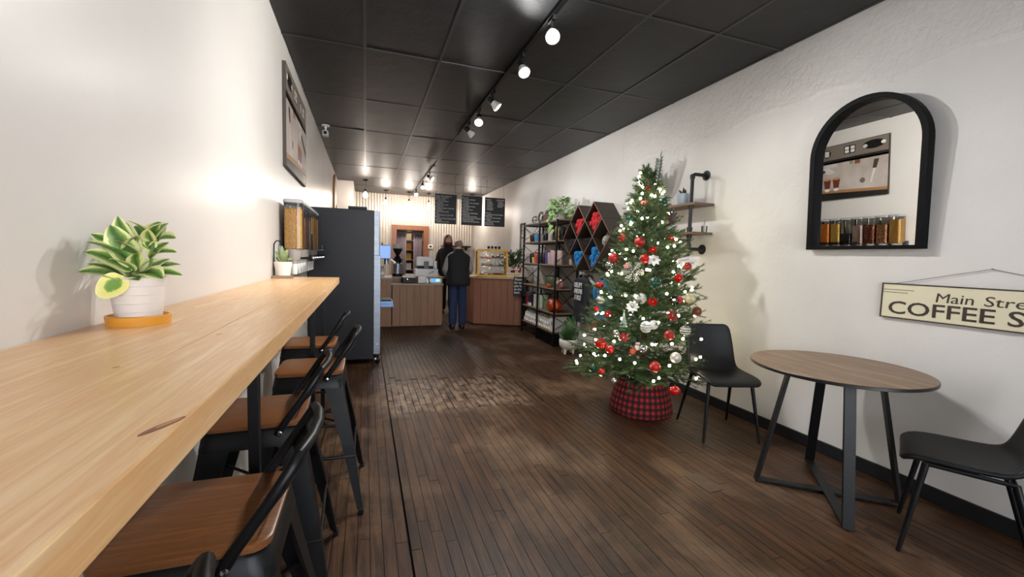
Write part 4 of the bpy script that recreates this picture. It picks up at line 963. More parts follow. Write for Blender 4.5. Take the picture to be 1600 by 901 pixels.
# short diagonal corner braces on the front face
b = nb()
for i in range(1, len(LV)):
    z1 = LV[i] - .05
    for q in range(2):
        y0_, y1_ = PY[q] + .012, PY[q+1] - .012; yc = (y0_ + y1_) / 2
        if i in (3, 5, 2):
            b = nb(); tube(b, [(RX0, y0_, z1), (RX0, yc, z1 - .16), (RX0, y1_, z1)], .0045, 5); obj('front_brace', b, black_metal, rack)
def tumbler(x, y, z, r, h, col, label, handle=False, lid='#202022', rough=.35, metal=.0, nm='tumbler'):
    m = base('tumbler_' + col[1:], col, rough, metal); t = thing(nm, label, 'tumbler' if nm == 'tumbler' else 'cup', (x, y, z + .0006))
    b = nb(); lathe(b, [(.001, 0), (r * .78, 0), (r * .82, .006), (r * .98, h * .6), (r, h * .92), (r * .96, h * .94), (.001, h * .94)], 18); obj('body', b, m, t, smooth=True)
    if nm == 'tumbler':
        b = nb(); lathe(b, [(r * .99, h * .93), (r * .99, h * .97), (r * .8, h * .99), (r * .78, h), (.001, h)], 18); obj('lid', b, base('lid_' + lid[1:], lid, .4), t, smooth=True)
    if handle:
        b = nb(); tube(b, [(-.2 * r, -r * .9, h * .85), (-.2 * r, -r * 1.7, h * .8), (-.2 * r, -r * 1.8, h * .45), (-.2 * r, -r * .9, h * .3)], .007, 6); obj('handle', b, m, t, smooth=True)
    return t
X0 = 2.79
z = LV[4]
for y, r, h, c, lb in ((7.0, .04, .13, '#5a1c1c', 'dark red'), (6.9, .042, .13, '#1c1c1e', 'black'), (6.78, .046, .14, '#46a0cc', 'sky blue'), (6.67, .04, .14, '#6c78b4', 'periwinkle'),
                    (6.52, .038, .13, '#8a8684', 'grey'), (6.40, .04, .13, '#171719', 'charcoal black')):
    tumbler(X0, y, z, r, h, c, lb + ' short tumbler on the top inner shelf of the rack')
for y, r, h, c, lb in ((6.20, .048, .22, '#c9c2b8', 'tall pearl white'), (6.05, .042, .22, '#3a3634', 'tall dark bronze'), (5.93, .044, .23, '#c8ac4a', 'tall mustard yellow'), (5.80, .05, .2, '#19191b', 'wide black')):
    tumbler(X0, y, z, r, h, c, lb + ' tumbler on the top inner shelf of the rack')
z = LV[3]
for y, r, h, c, lb, hd in ((6.97, .045, .17, '#1b1b1d', 'black', 0), (6.87, .04, .11, '#d8c8a8', 'short cream', 0), (6.76, .05, .19, '#d8641c', 'bright orange', 0), (6.64, .045, .18, '#5b3f86', 'deep purple', 0),
                        (6.46, .058, .18, '#222224', 'wide black', 0), (6.29, .05, .2, '#65508a', 'violet', 0), (6.19, .045, .2, '#b8b4b4', 'silver handled', 1), (6.05, .06, .235, '#d0aeac', 'big blush pink', 1), (5.937, .048, .22, '#b09cc0', 'lilac', 0), (5.83, .05, .23, '#cbb0a4', 'rose beige', 0)):
    tumbler(X0, y, z, r, h, c, lb + ' tumbler on the middle shelf of the rack', handle=bool(hd))
for y, lb in ((5.765, 'white cup at the near end of the middle rack shelf'),):
    tumbler(2.71, y, z, .03, .09, '#e6dfd6', lb, nm='cup')
tumbler(2.94, 5.765, z, .03, .09, '#e0d8cf', 'white cup behind the nearest tumbler on the middle rack shelf', nm='cup')
z = LV[2]
for y, r, h, lb, hd in ((6.29, .055, .18, 'olive green mug first from the middle post', 0), (6.14, .06, .18, 'olive green mug with a handle beside the orange packet', 1), (5.985, .06, .175, 'olive green mug nearest the viewer', 0)):
    tumbler(2.82, y, z, r, h, '#5c6b4a' , lb + ', on the rack', handle=bool(hd))
def bag(x, y, z, sx, sy, sz, m, label, nm='bag', cat='bag', seed=1):
    t = thing(nm, label, cat, (x, y, z + .001)); rnd = random.Random(seed); b = nb(); bmesh.ops.create_icosphere(b, subdivisions=3, radius=1)
    for v in b.verts:
        k = 1 + .12 * math.sin(5 * v.co.x + seed) * math.cos(4 * v.co.y + 2 * seed) + .08 * math.sin(9 * v.co.z + 3 * v.co.y) + .07 * math.sin(17 * v.co.y + 13 * v.co.z + seed) * math.sin(15 * v.co.x); c = v.co * k
        v.co = V((c.x * sx, c.y * sy, max(c.z, -.8) * sz + .8 * sz))
    obj('wrapper', b, m, t, smooth='all')
    b = nb(); P = [(0, sy * .5 * math.cos(a), sz * 1.62 + .02 * math.sin(a) ) for a in [PI * k / 6 for k in range(7)]]
    tube(b, P, .006, 5); obj('tie', b, m_cap, t)
m_obag = mottled('orange_print', '#d4531a', '#7a2410', 22, .3); m_pbag = mottled('candy_print', '#c9a8a0', '#7a2f2a', 26, .35)
bag(2.72, 6.06, LV[2], .035, .06, .035, m_obag, 'small orange packet in front of the olive mugs', seed=2)
bag(2.80, 5.83, LV[2], .07, .09, .075, m_pbag, 'pink and brown wrapped bundle on the rack, above the orange bag', seed=4)
z = LV[1]
for y, sx, h, c, lb in ((7.03, .035, .20, '#2e2328', 'dark brown'), (6.97, .03, .22, '#9a1f38', 'crimson'), (6.91, .03, .22, '#6e1a30', 'maroon'), (6.85, .028, .21, '#2a2a4e', 'navy'), (6.79, .028, .2, '#1c1c20', 'black'), (6.62, .05, .21, '#d8d4cc', 'white')):
    t = thing('book', lb + ' book standing on the low rack shelf', 'book', (2.78, y, z + .0006)); b = nb(); box(b, -.07, .07, -sx / 2, sx / 2, 0, h); obj('cover', b, base('book_' + c[1:], c, .5), t, bevel=.002)
    b = nb(); box(b, -.066, .0705, -sx / 2 + .004, sx / 2 - .004, .003, h + .0006); obj('pages', b, base('paper', '#ded6c6', .7), t)
t = thing('dice_box', 'small white box in front of the books on the rack', 'box', (2.70, 6.80, z + .0006)); b = nb(); box(b, -.025, .025, -.03, .03, 0, .05); obj('body', b, white_plastic, t, bevel=.003); b = nb(); box(b, -.0255, -.025, -.015, .015, .015, .035); obj('mark', b, black_matte, t)
tumbler(2.76, 6.43, z, .05, .24, '#c2d0bc', 'pale mint bottle on the low rack shelf')
tumbler(2.77, 6.23, z, .06, .26, '#78826a', 'sage green bottle beside the orange bag')
bag(2.78, 5.945, z, .10, .19, .11, m_obag, 'large orange printed bag on the low rack shelf', seed=7)
# white mugs lying on their sides in two rows, mouths toward the aisle
for row, rl in enumerate(('lower', 'upper')):
    lab = 'white mug lying in the %s row on the bottom rack shelf, mouth outward' % rl
    for k in range(12 - row):
        p = (2.70, 7.0 - .0475 * row - k * .095, LV[0] + .0465 + row * .082)
        if row == 0 and k == 0:
            mug0 = thing('white_mug', lab, 'mug', p, 0, 'white mugs in the lower row of the bottom rack shelf')
            F_ = frame_mat((0, 0, 0), (1, 0, 0))
            b = nb(); lathe(b, [(.001, .094), (.036, .092), (.040, .004), (.041, .0), (.045, .0), (.0455, .003), (.044, .098), (.040, .102), (.001, .102)], 20, F_); obj('cup', b, white_ceramic, mug0, smooth=True)
            b = nb(); tube(b, [(.02, 0, .043), (.025, 0, .066), (.05, 0, .072), (.075, 0, .066), (.08, 0, .043)], .0065, 6); obj('handle', b, white_ceramic, mug0, smooth=True)
        else: dup(mug0, p, 0, lab, 'white mugs in the %s row of the bottom rack shelf' % rl)
t = thing('white_carton', 'white carton at the near end of the bottom rack shelf', 'box', (2.80, 5.825, LV[0] + .0006)); b = nb(); box(b, -.11, .11, -.08, .08, 0, .235); obj('body', b, base('white_card', '#e2e0dc', .6), t, bevel=.003)
b = nb(); box(b, -.112, -.11, -.015, .02, .09, .15); obj('print', b, base('grey_print', '#7c7a78', .6), t)
for k, (y, lab) in enumerate(((5.89, 'black crate under the rack, nearest the footed planter'), (6.21, 'black crate under the middle of the rack'))):
    t = thing('plastic_crate', lab, 'crate', (2.83, y, .0)); b = nb(); box(b, -.15, .15, -.14, .14, .0, .008); obj('bottom', b, black_matte, t)
    for q in range(7):
        y_ = -.14 + .28 * q / 6; b = nb(); box(b, -.152, -.146, y_ - .008, y_ + .008, .0, .15); obj('slat', b, black_matte, t)
    b = nb(); 
    for q in ((-.152, -.14, -.148, .148), (.14, .152, -.148, .148), (-.14, .14, -.148, -.138), (-.14, .14, .138, .148)): box(b, q[0], q[1], q[2], q[3], .15, .17)
    for q in ((.146, .152, -.148, .148), (-.14, .14, -.148, -.142), (-.14, .14, .142, .148)): box(b, q[0], q[1], q[2], q[3], .0, .15)
    obj('walls', b, black_matte, t)
# drawing panel standing behind, upper left bays
t = thing('sketch_board', 'white board with a small sketch at the far end of the rack', 'board', (2.98, 6.72, LV[2] + .001)); b = nb(); box(b, -.008, .008, -.29, .29, 0, .31); obj('board', b, base('white_card', '#e2e0dc', .6), t)
b = nb(); tube(b, [(-.0085, -.2, .06), (-.0085, -.17, .09), (-.0085, -.14, .05), (-.0085, -.16, .03)], .003, 4); obj('sketch', b, black_matte, t)
# top of the rack
t = thing('wire_sphere', 'black wire geometric sphere on top of the rack', 'ornament', (2.84, 6.97, LV[5] + .0775))
b = nb()
for ax_ in ((0, 0, 0), (PI/2, 0, 0), (PI/2, 0, PI/3), (PI/2, 0, -PI/3), (.9, .3, 0)):
    E_ = Euler(ax_).to_matrix(); tube(b, [E_ @ V((.072 * math.cos(a), .072 * math.sin(a), 0)) for a in [2*PI*k/24 for k in range(24)]], .004, 5, closed=True)
obj('rings', b, black_metal, t)
b = nb(); box(b, -.02, .02, -.02, .02, -.077, -.071); obj('foot', b, black_metal, t)
t = thing('script_sign', 'dark wood cut-out coffee word sign on top of the rack', 'sign', (2.80, 6.45, LV[5] + .001))
m_dw = wood('dark_walnut', '#4a3a30', '#5c4a3e', 'X', 1, .5)
o = text('Coffee', .25, face_left(2.80, 6.79, LV[5] + .022), m_dw, None, .012, shear=.2, spacing=.88, offset=.004); o.parent = t; o.matrix_parent_inverse = M.Translation(V((2.80, 6.45, LV[5] + .001))).inverted()
b = nb(); box(b, -.02, .02, -.36, .34, 0, .02); obj('base', b, m_dw, t)
t = thing('red_flower_spray', 'small red flowers at the foot of the coffee word sign', 'flower', (2.73, 6.24, LV[5] + .001))
for k in range(12):
    a = k * 2.4; leafobj('petal', m_rm, t, (0, (k % 4 - 1.5) * .035, .02), (-.03 * math.cos(a), (k % 4 - 1.5) * .035 + .03 * math.sin(a), .05), .03, up=(-1, 0, .5), nu=2, nv=3)
b = nb(); box(b, -.015, .015, -.075, .075, 0, .02); obj('tray', b, m_stem, t)
m_poth = base('pothos_leaf', '#7fa85c', .4); oi = nd(m_poth, 'ShaderNodeObjectInfo').outputs['Random']; setc(m_poth, ramp(m_poth, oi, [(0, '#6fa048'), (.5, '#9cc474'), (1, '#cbe0ac')]))
t = thing('pothos_plant', 'bushy trailing pothos plant on top of the rack', 'potted plant', (2.85, 5.92, LV[5] + .001))
b = nb(); lathe(b, [(.001, 0), (.06, 0), (.085, .13), (.08, .13), (.07, .11), (.001, .11)], 24); obj('pot', b, base('grey_pot', '#8d8a86', .5), t, smooth=True)
rnd = random.Random(3)
for k in range(150):
    a = rnd.uniform(0, 2 * PI); el = rnd.uniform(-.9, 1.2); rr = rnd.uniform(.11, .25)
    if k > 142: c = V((-.14 + rnd.uniform(-.03, .03), rnd.uniform(.0, .1), .08 - .032 * (k - 142)))
    else: c = V((.8 * rr * math.cos(a) * math.cos(el), 1.05 * rr * math.sin(a) * math.cos(el), .19 + .75 * rr * math.sin(el)))
    if c.x > .17: c.x = .15
    d = V((c.x - .1, c.y, c.z - .15)).normalized() * .055 + V((-.01, 0, -.025)); leafobj('leaf', m_poth, t, c, c + d, .07, up=(-.6, -.4, .7), curl=.1, nu=2, nv=4, shape=.1)
for k in range(9):
    a = k * .7; b = nb(); tube(b, [(0, 0, .1), (.06 * math.cos(a), .08 * math.sin(a), .24), (.11 * math.cos(a), .16 * math.sin(a), .22)], .003, 4); obj('stem', b, m_stem, t)
b = nb(); tube(b, [(0, 0, .1), (-.1, .03, .19), (-.15, .05, .1), (-.14, .05, -.15)], .003, 4); obj('stem', b, m_stem, t)
# ------------------------------------------------------------------ diamond wall shelf
HX = 2.775; hex_ = thing('diamond_shelf', 'black diamond-celled wall shelf holding rolled shirts beside the tree', 'shelf', (0, 0, 0))
m_hexd = mottled('dark_shelf_panel', '#3a302b', '#443831', 8, .5); m_hexe = wood('shelf_edge_wood', '#8a6a52', '#6f523e', 'Y', 1, .5); m_hexi = mottled('red_brown_inner', '#5a2f22', '#3e2018', 5, .45)  # panel colour warmed to carry the red light thrown back by the shirts
YC, ZC2, A_, B_ = 5.075, 1.62, .2145, .2235
cells = [(-1, 1), (1, 1), (-2, 0), (0, 0), (2, 0), (-1, -1), (1, -1)]     # in half units; +1 in y means nearer the viewer
cells = [(YC - u * A_, ZC2 + v * B_ ) for u, v in cells]
edges = {}
for cy, cz in cells:
    P = [(cy, cz + B_), (cy - A_, cz), (cy, cz - B_), (cy + A_, cz)]
    for k in range(4):
        p, q = P[k], P[(k + 1) % 4]; key = tuple(sorted(((round(p[0], 3), round(p[1], 3)), (round(q[0], 3), round(q[1], 3))))); edges.setdefault(key, []).append((cy, cz))
for (p, q), cs in edges.items():
    d = V((0, q[0] - p[0], q[1] - p[1])).normalized(); nm = V((0, -d.z, d.y)) * .006; a, c = V((HX, *p)), V((HX, *q)); a += d * .003; c -= d * .003
    dep = V((XR - .003 - HX, 0, 0))
    b = nb(); prism(b, [a + nm, c + nm, c - nm, a - nm], dep); o = obj('panel', b, m_hexd, hex_)
    b = nb(); prism(b, [a + nm - V((.002, 0, 0)), c + nm - V((.002, 0, 0)), c - nm - V((.002, 0, 0)), a - nm - V((.002, 0, 0))], (.002, 0, 0)); obj('edge_strip', b, m_hexe, o)
    # red-brown inside faces of the cells on the panels that the light reaches
    if len(cs) and ((q[1] - p[1]) * (q[0] - p[0]) > 0):
        pass
def rolls(cy, cz, m, label, n, seed, nm='rolled_shirts'):
    rnd = random.Random(seed)
    k = 0
    rows = [(-.135, 0), (-.095, -.03), (-.095, .03), (-.05, -.06), (-.05, 0), (-.05, .06), (-.005, -.085), (-.005, -.03), (-.005, .03), (.04, -.05), (.04, .0), (.085, -.02)]
    for (dz, dy) in rows[:n]:
        t = thing('rolled_shirt', label, 'shirt', (HX + .02 + rnd.uniform(-.015, .02), cy + dy * 1.15, cz + dz * 1.12 + .012), 0, label.replace('rolled shirt', 'rolled shirts'))
        b = nb(); r = .034; P = []
        for s in range(22):       # spiral roll
            a = s * .62 + rnd.random(); rr = r * (.25 + .75 * s / 21); P.append((rr * math.cos(a), rr * math.sin(a)))
        rings = []
        for x, f in ((0, .8), (.012, 1.0), (.12, 1.05), (.2, .95)):
            rings.append([(x + .004 * math.sin(5 * a + seed), f * r * (1 + .1 * math.sin(3 * a + k + x * 20)) * math.cos(a), f * r * (1 + .1 * math.cos(2 * a + k)) * math.sin(a)) for a in [2*PI*j/14 for j in range(14)]])
        loft(b, rings); obj('roll', b, m, t, smooth='all')
        b = nb(); tube(b, [(-.004, q[0], q[1]) for q in [(r * (.2 + .7 * j / 13) * math.cos(j * .9), r * (.2 + .7 * j / 13) * math.sin(j * .9)) for j in range(14)]], .0055, 5); obj('fold', b, m, t, smooth='all')
        k += 1
def cloth(n, a): return mottled(n, a, a, 20, .85, .3, .004)
m_red = cloth('coral_red_cloth', '#d8343f'); m_blu = cloth('bright_blue_cloth', '#2389cf'); m_blk = cloth('black_cloth', '#1b1b1f'); m_char = cloth('charcoal_cloth', '#2c2d33')
rolls(cells[0][0], cells[0][1], m_red, 'coral red rolled shirt in the top diamond cell beside the pothos', 9, 1)
rolls(cells[1][0], cells[1][1], m_red, 'coral red rolled shirt in the top diamond cell nearer the tree', 11, 2)
rolls(cells[5][0], cells[5][1], m_blu, 'bright blue rolled shirt in the bottom diamond cell nearer the rack', 9, 3)
rolls(cells[6][0], cells[6][1], m_blu, 'bright blue rolled shirt in the bottom diamond cell nearer the tree', 11, 4)
rolls(cells[2][0], cells[2][1], m_char, 'charcoal rolled shirt in the diamond cell at the rack side', 5, 5)
rolls(cells[3][0], cells[3][1], m_blk, 'black rolled shirt in the middle diamond cell', 6, 6)
t = thing('floral_pouch', 'white and green patterned cloth in the diamond cell at the tree side', 'pouch', (HX + .09, cells[4][0], cells[4][1] - .06)); b = nb(); sph(b, (0, 0, 0), .06, 16, 10, (1.1, .9, 1.3)); obj('fabric', b, mottled('floral_print', '#d9d8cc', '#3f4438', 60, .8), t, smooth='all')
b = nb(); tube(b, [(0, -.03, .07), (0, 0, .11), (0, .03, .07)], .004, 6); obj('loop', b, m_cap, t)
# ------------------------------------------------------------------ hanging shirts under the diamond shelf
def shirt(y, z1, hw, ln, m, label, x, seed, sleeve=.2):
    t = thing('hanging_shirt', label, 'shirt', (x, y, z1)); rnd = random.Random(seed)
    b = nb(); rows = []
    sec = [(0, .28), (-.03, .62), (-.06, .80), (-.12, .86), (-.25, .84), (-.45, .86), (-.7, .9), (-1, .93)]
    for s, wv in sec:
        zz_ = s * ln; row = []
        for k in range(25):
            a = 2 * PI * k / 24; th = .05 if s > -.1 else .038
            fold = .012 * math.sin(5 * a + seed + s * 3) * min(1, -s * 3)
            row.append((th * math.sin(a) * (1 if s < -.02 else .6) + fold, hw * wv * math.cos(a), zz_ + (.02 if s == 0 and abs(math.cos(a)) > .6 else 0)))
        rows.append(row[:-1])
    loft(b, rows, cap=False); obj('torso', b, m, t, smooth='all')
    for sg in (-1, 1):
        b = nb(); P = [V((0, sg * hw * .74, -.05)), V((0, sg * hw * .98, -.10)), V((-.01, sg * hw * 1.10, -.10 - sleeve * .5)), V((-.01, sg * hw * 1.17, -.10 - sleeve))]
        rr = [.05, .062, .06, .058]; rings = []
        for p, r in zip(P, rr): rings.append([p + V((.55 * r * math.cos(a), sg * .85 * r * math.sin(a), .35 * r * math.sin(a) * -1)) for a in [2*PI*k/12 for k in range(12)]])
        loft(b, rings, cap=False); obj('sleeve', b, m, t, smooth='all')
    b = nb(); tube(b, [(0, -hw * .7, -.03), (0, -.06, .025), (0, 0, .035), (0, .06, .025), (0, hw * .7, -.03)], .008, 6); tube(b, [(0, 0, .03), (0, 0, .06), (0, .02, .08), (0, .0, .088)], .003, 5); obj('hanger', b, black_metal, t)
    return t
ts = shirt(5.31, 1.075, .225, .64, m_char, 'charcoal t-shirt with white lettering hung under the diamond shelf', 2.90, 1)
m_pr = base('white_print', '#e4e4e6', .7)
for k, (s, wd_) in enumerate((('UELIFY', .235), ('ANDOVB', .235), ('3 RLE', .19))):
    o = text(s, .095, face_left(2.838, 5.43 - .02 * (k == 2), .93 - .088 * k), m_pr, None, .002, offset=.002, width=wd_); o.parent = ts; o.matrix_parent_inverse = M.Translation((2.90, 5.31, 1.075)).inverted()
ts2 = shirt(4.82, 1.065, .19, .50, m_blu, 'bright blue shirt hung beside the charcoal one, next to the tree', 2.95, 5, .17)
shirt(5.30, 1.06, .20, .96, cloth('white_cloth', '#d8d4ce'), 'long white shirt hung behind the charcoal one', 3.00, 3, .24)
b = nb(); tube(b, [(2.93, 4.64, 1.155), (2.93, 5.62, 1.155)], .006, 8)
for y in (4.66, 5.6): tube(b, [(2.93, y, 1.155), (3.06, y, 1.155)], .006, 8)
tag(obj('clothes_rail', b, black_metal), 'thin black rail under the diamond shelf carrying the shirts', 'rail')
# ------------------------------------------------------------------ footed planter
t = thing('footed_planter', 'white footed planter with broad dark leaves beside the rack', 'potted plant', (2.70, 5.28, 0))
b = nb(); prof = [(.001, .055), (.07, .056), (.10, .075), (.122, .115), (.128, .16), (.124, .205), (.118, .205), (.115, .18), (.001, .18)]
rings = []
for r, z in prof: rings.append([(r * (1 + (.012 * math.cos(24 * a) if .08 < z < .2 else 0)) * math.cos(a), r * (1 + (.012 * math.cos(24 * a) if .08 < z < .2 else 0)) * math.sin(a), z) for a in [2*PI*k/96 for k in range(96)]])
loft(b, rings); obj('bowl', b, white_ceramic, t, smooth='all')
for k in range(4):
    a = k * PI / 2 + .6; b = nb(); tube(b, [(.07 * math.cos(a), .07 * math.sin(a), .075), (.085 * math.cos(a), .085 * math.sin(a), .0)], [.028, .014], 10); obj('foot', b, white_ceramic, t, smooth=True)
b = nb(); lathe(b, [(.001, .178), (.114, .178), (.1, .188), (.001, .19)], 20); obj('soil', b, MATS['soil'], t)
m_fig = mottled('fig_leaf', '#2c4a2a', '#42663a', 18, .3)
for a, c, wd in (((0, 0, .18), (-.10, -.05, .42), .09), ((0, 0, .18), (-.02, -.05, .50), .095), ((.0, .02, .2), (.09, -.03, .44), .09), ((0, 0, .18), (-.13, .02, .30), .085), ((0, 0, .19), (.13, -.05, .32), .085), ((0, .03, .2), (.03, .07, .52), .09),
                 ((0, -.02, .18), (-.06, -.12, .28), .08), ((0, -.02, .18), (.06, -.12, .27), .08), ((0, 0, .25), (-.03, .04, .47), .08), ((.02, 0, .2), (.05, -.04, .54), .075)):
    leafobj('leaf', m_fig, t, a, c, wd * 1.3, up=(-.3 + .8 * c[0] * 5, -1, .4), curl=.3, fold=.1, e=.6, nv=12, shape=.9)
b = nb(); tube(b, [(0, 0, .17), (.0, 0, .36)], .008, 6); obj('stem', b, m_bark, t)
# dark sign hung on the wall beyond the rack
t = thing('vertical_sign', 'narrow dark sign with white sideways words beyond the rack', 'sign', (XR, 8.2, 1.49)); b = nb(); box(b, -.02, -.001, -.14, .14, 0, .54); obj('board', b, base('slate', '#2b2b2e', .6), t, bevel=.002)
mw = face_left(XR - .0205, 8.2, 1.75) @ M.Rotation(PI / 2, 4, 'Z') @ M.Translation((-.25, -.07, 0))
o = text('DOG thanks', .13, mw, m_pr, None, .001, offset=.002, width=.49); o.parent = t; o.matrix_parent_inverse = M.Translation((XR, 8.2, 1.49)).inverted()
# ================================================================== BLACK COOLER / SOFT SERVE CABINET
t = thing('beverage_machine', 'tall black-sided steel machine on casters at the end of the bar', 'machine', (0, 0, 0))
m_bp = mottled('black_side_panel', '#101115', '#15161b', 3, .42, spec=.3)
b = nb(); box(b, -.606, .092, 5.2, 5.94, .075, 1.82); obj('cabinet', b, m_bp, t, bevel=.004)
b = nb(); box(b, .0925, .17, 5.2, 5.94, .13, 1.30); box(b, .0925, .155, 5.2, 5.94, 1.3, 1.815); obj('front_panel', b, steel, t, bevel=.004)
for z in (.25, .62, 1.0):
    b = nb(); lathe(b, [(.001, 0), (.006, .001), (.006, .004), (.001, .005)], 8, frame_mat((.135, 5.1995, z), (0, -1, 0))); obj('rivet', b, chrome, t)
m_bl = mottled('pale_blue_steel', '#6484b4', '#7896c2', 3, .35, metal=.4)
b = nb(); box(b, .16, .30, 5.45, 5.75, 1.26, 1.43); obj('dispensing_head', b, m_bl, t, bevel=.008)
b = nb(); tube(b, [(.28, 5.52, 1.27), (.36, 5.51, 1.21)], .012, 8); obj('lever', b, white_plastic, t, smooth=True)
b = nb(); lathe(b, [(.001, 0), (.03, 0), (.028, .07), (.001, .07)], 14, M.Translation((.25, 5.55, 1.19))); obj('nozzle', b, steel, t, smooth=True)
b = nb(); box(b, .172, .33, 5.42, 5.78, .665, .70); box(b, .172, .325, 5.43, 5.77, .70, .735); obj('drip_tray', b, m_bl, t, bevel=.003)
b = nb(); box(b, .18, .31, 5.45, 5.75, .736, .752); obj('tray_grid', b, black_matte, t)
for x, y in ((.11, 5.3), (.11, 5.85), (-.5, 5.3), (-.5, 5.85)):
    b = nb(); lathe(b, [(.012, -.02), (.045, -.018), (.048, 0), (.045, .018), (.012, .02)], 18, frame_mat((x + .03, y - .02, .048), (1, .3, 0))); c_ = obj('caster', b, black_matte, t, smooth=True)
    b = nb(); box(b, x + .0, x + .06, y - .05, y + .01, .05, .078); lathe(b, [(.001, -.024), (.022, -.024), (.022, .024), (.001, .024)], 12, frame_mat((x + .03, y - .02, .048), (1, .3, 0))); obj('fork', b, chrome, c_)
t = thing('top_unit', 'small dark box on top of the black machine', 'box', (-.1, 5.72, 1.8215)); b = nb(); box(b, -.1, .12, -.15, .18, 0, .07); obj('case', b, m_bp, t, bevel=.004); b = nb(); box(b, -.09, .11, -.151, -.15, .02, .05); obj('vent', b, black_matte, t)
t = thing('tall_cabinet', 'narrow dark cabinet with chrome latch behind the black machine', 'cabinet', (0, 0, 0))
b = nb(); box(b, -.55, .12, 6.3, 6.95, 0, 1.72); obj('body', b, base('navy_black', '#0e1016', .4, spec=.3), t, bevel=.004)
b = nb(); box(b, .121, .19, 6.3, 6.95, .05, 1.70); obj('door', b, black_metal, t, bevel=.003)
b = nb(); tube(b, [(.19, 6.33, 1.42), (.225, 6.33, 1.42), (.225, 6.33, 1.48)], .008, 8); obj('latch', b, chrome, t)
# ------------------------------------------------------------------ SERVING COUNTERS
m_bar = wood('barn_board', '#7a543a', '#8f6749', 'Z', .8, .5); m_bar2 = wood('red_barn_board', '#7d4f38', '#93634a', 'Z', .8, .45)
m_top = wood('counter_slab', '#a68f78', '#8e7661', 'X', .7, .45)
def clad(t, p, q, z0, z1, n, m, th=.018, nm='board'):
    p, q = V((*p, 0)), V((*q, 0)); d = (q - p) / n; nm_ = V((d.y, -d.x, 0)).normalized() * th
    for k in range(n):
        a = p + d * (k + .015); c = p + d * (k + .985); j = random.uniform(-.002, .002)
        b = nb(); prism(b, [a + V((0, 0, z0)), c + V((0, 0, z0)), c + nm_ * (1 + j * 40) + V((0, 0, z0)), a + nm_ * (1 + j * 40) + V((0, 0, z0))], (0, 0, z1 - z0)); obj(nm, b, m, t)
t = thing('register_counter', 'low wood-clad register counter beside the customer', 'counter', (0, 0, 0))
b = nb(); box(b, .46, 1.345, 7.87, 8.24, .0, .765); obj('carcass', b, base('dark_carcass', '#1d1714', .7), t)
clad(t, (.46, 7.87), (1.345, 7.87), .02, .765, 7, m_bar); clad(t, (1.345, 7.87), (1.345, 8.24), .02, .765, 3, m_bar)
b = nb(); box(b, .43, 1.375, 7.82, 8.245, .766, .80); obj('top', b, m_top, t, bevel=.003)
t = thing('back_ledge', 'raised wood ledge behind the register counter', 'counter', (0, 0, 0))
b = nb(); box(b, .10, 1.44, 8.28, 8.74, 0, .865); obj('carcass', b, MATS['dark_carcass'], t)
clad(t, (.10, 8.28), (1.44, 8.28), .02, .865, 10, m_bar)
b = nb(); box(b, .08, 1.48, 8.248, 8.76, .866, .90); obj('top', b, m_top, t, bevel=.003)
t = thing('side_panel_counter', 'wood-clad counter end between the steel machine and the register counter', 'counter', (0, 0, 0))
b = nb(); box(b, .16, .445, 7.86, 8.24, 0, .865); obj('carcass', b, MATS['dark_carcass'], t); clad(t, (.16, 7.86), (.445, 7.86), .02, .865, 3, m_bar)
b = nb(); box(b, .14, .455, 7.815, 8.2445, .866, .90); obj('top', b, m_top, t, bevel=.003)
t = thing('pastry_counter', 'red-brown wood-clad counter carrying the yellow pastry case', 'counter', (0, 0, 0))
FP = [(1.95, 8.45), (1.95, 8.28), (2.01, 8.0), (2.84, 7.58), (2.98, 7.62), (2.98, 8.45)]
b = nb(); prism(b, [(x, y, 0) for x, y in FP], (0, 0, .905)); obj('carcass', b, MATS['dark_carcass'], t)
clad(t, FP[1], FP[2], .02, .905, 2, m_bar2); clad(t, FP[2], FP[3], .02, .905, 7, m_bar2); clad(t, FP[0], FP[1], .02, .905, 2, m_bar2)
TP = [(1.90, 8.47), (1.90, 8.26), (1.97, 7.95), (2.83, 7.51), (2.99, 7.56), (2.99, 8.47)]
b = nb(); prism(b, [(x, y, .906) for x, y in TP], (0, 0, .038)); obj('top', b, wood('pale_counter_slab', '#d2b593', '#bf9f7b', 'X', .7, .4), t, bevel=.003)
# ------------------------------------------------------------------ pastry case
CTZ = .9455
t = thing('pastry_case', 'yellow wood-framed glass pastry case on the counter', 'display case', (2.36, 8.02, CTZ), -.15)
m_yel = mottled('yellow_paint', '#d9a12a', '#e2ae38', 6, .4)
w_, d_, h_ = .29, .20, .51
def bar(nm, p, q, s=.016, m=m_yel): 
    b = nb(); p, q = V(p), V(q); dr = (q - p).normalized(); u = dr.orthogonal().normalized(); v_ = dr.cross(u)
    if abs(dr.z) > .9: u, v_ = V((1, 0, 0)), V((0, 1, 0))
    elif abs(dr.x) > .9: u, v_ = V((0, 1, 0)), V((0, 0, 1))
    else: u, v_ = V((1, 0, 0)), V((0, 0, 1))
    loft(b, [[e_ + u * s + v_ * s, e_ - u * s + v_ * s, e_ - u * s - v_ * s, e_ + u * s - v_ * s] for e_ in (p, q)]); obj(nm, b, m, t, bevel=.002)
for x in (-w_, w_):
    bar('post', (x, -d_, .016), (x - .03 * (x > 0), -d_ + .03, h_ - .016)); bar('post', (x, d_, .016), (x, d_, h_ - .016))
    bar('side_rail', (x, -d_, .016), (x, d_, .016)); bar('side_rail', (x - .03 * (x > 0), -d_ + .03, h_ - .016), (x, d_, h_ - .016))
for y, z in ((-d_, .016), (d_, .016), (-d_ + .03, h_ - .016), (d_, h_ - .016)): bar('cross_rail', (-w_, y, z), (w_, y, z))
b = nb(); box(b, -w_, w_, -d_, d_, .001, .012); obj('floor_board', b, m_yel, t)
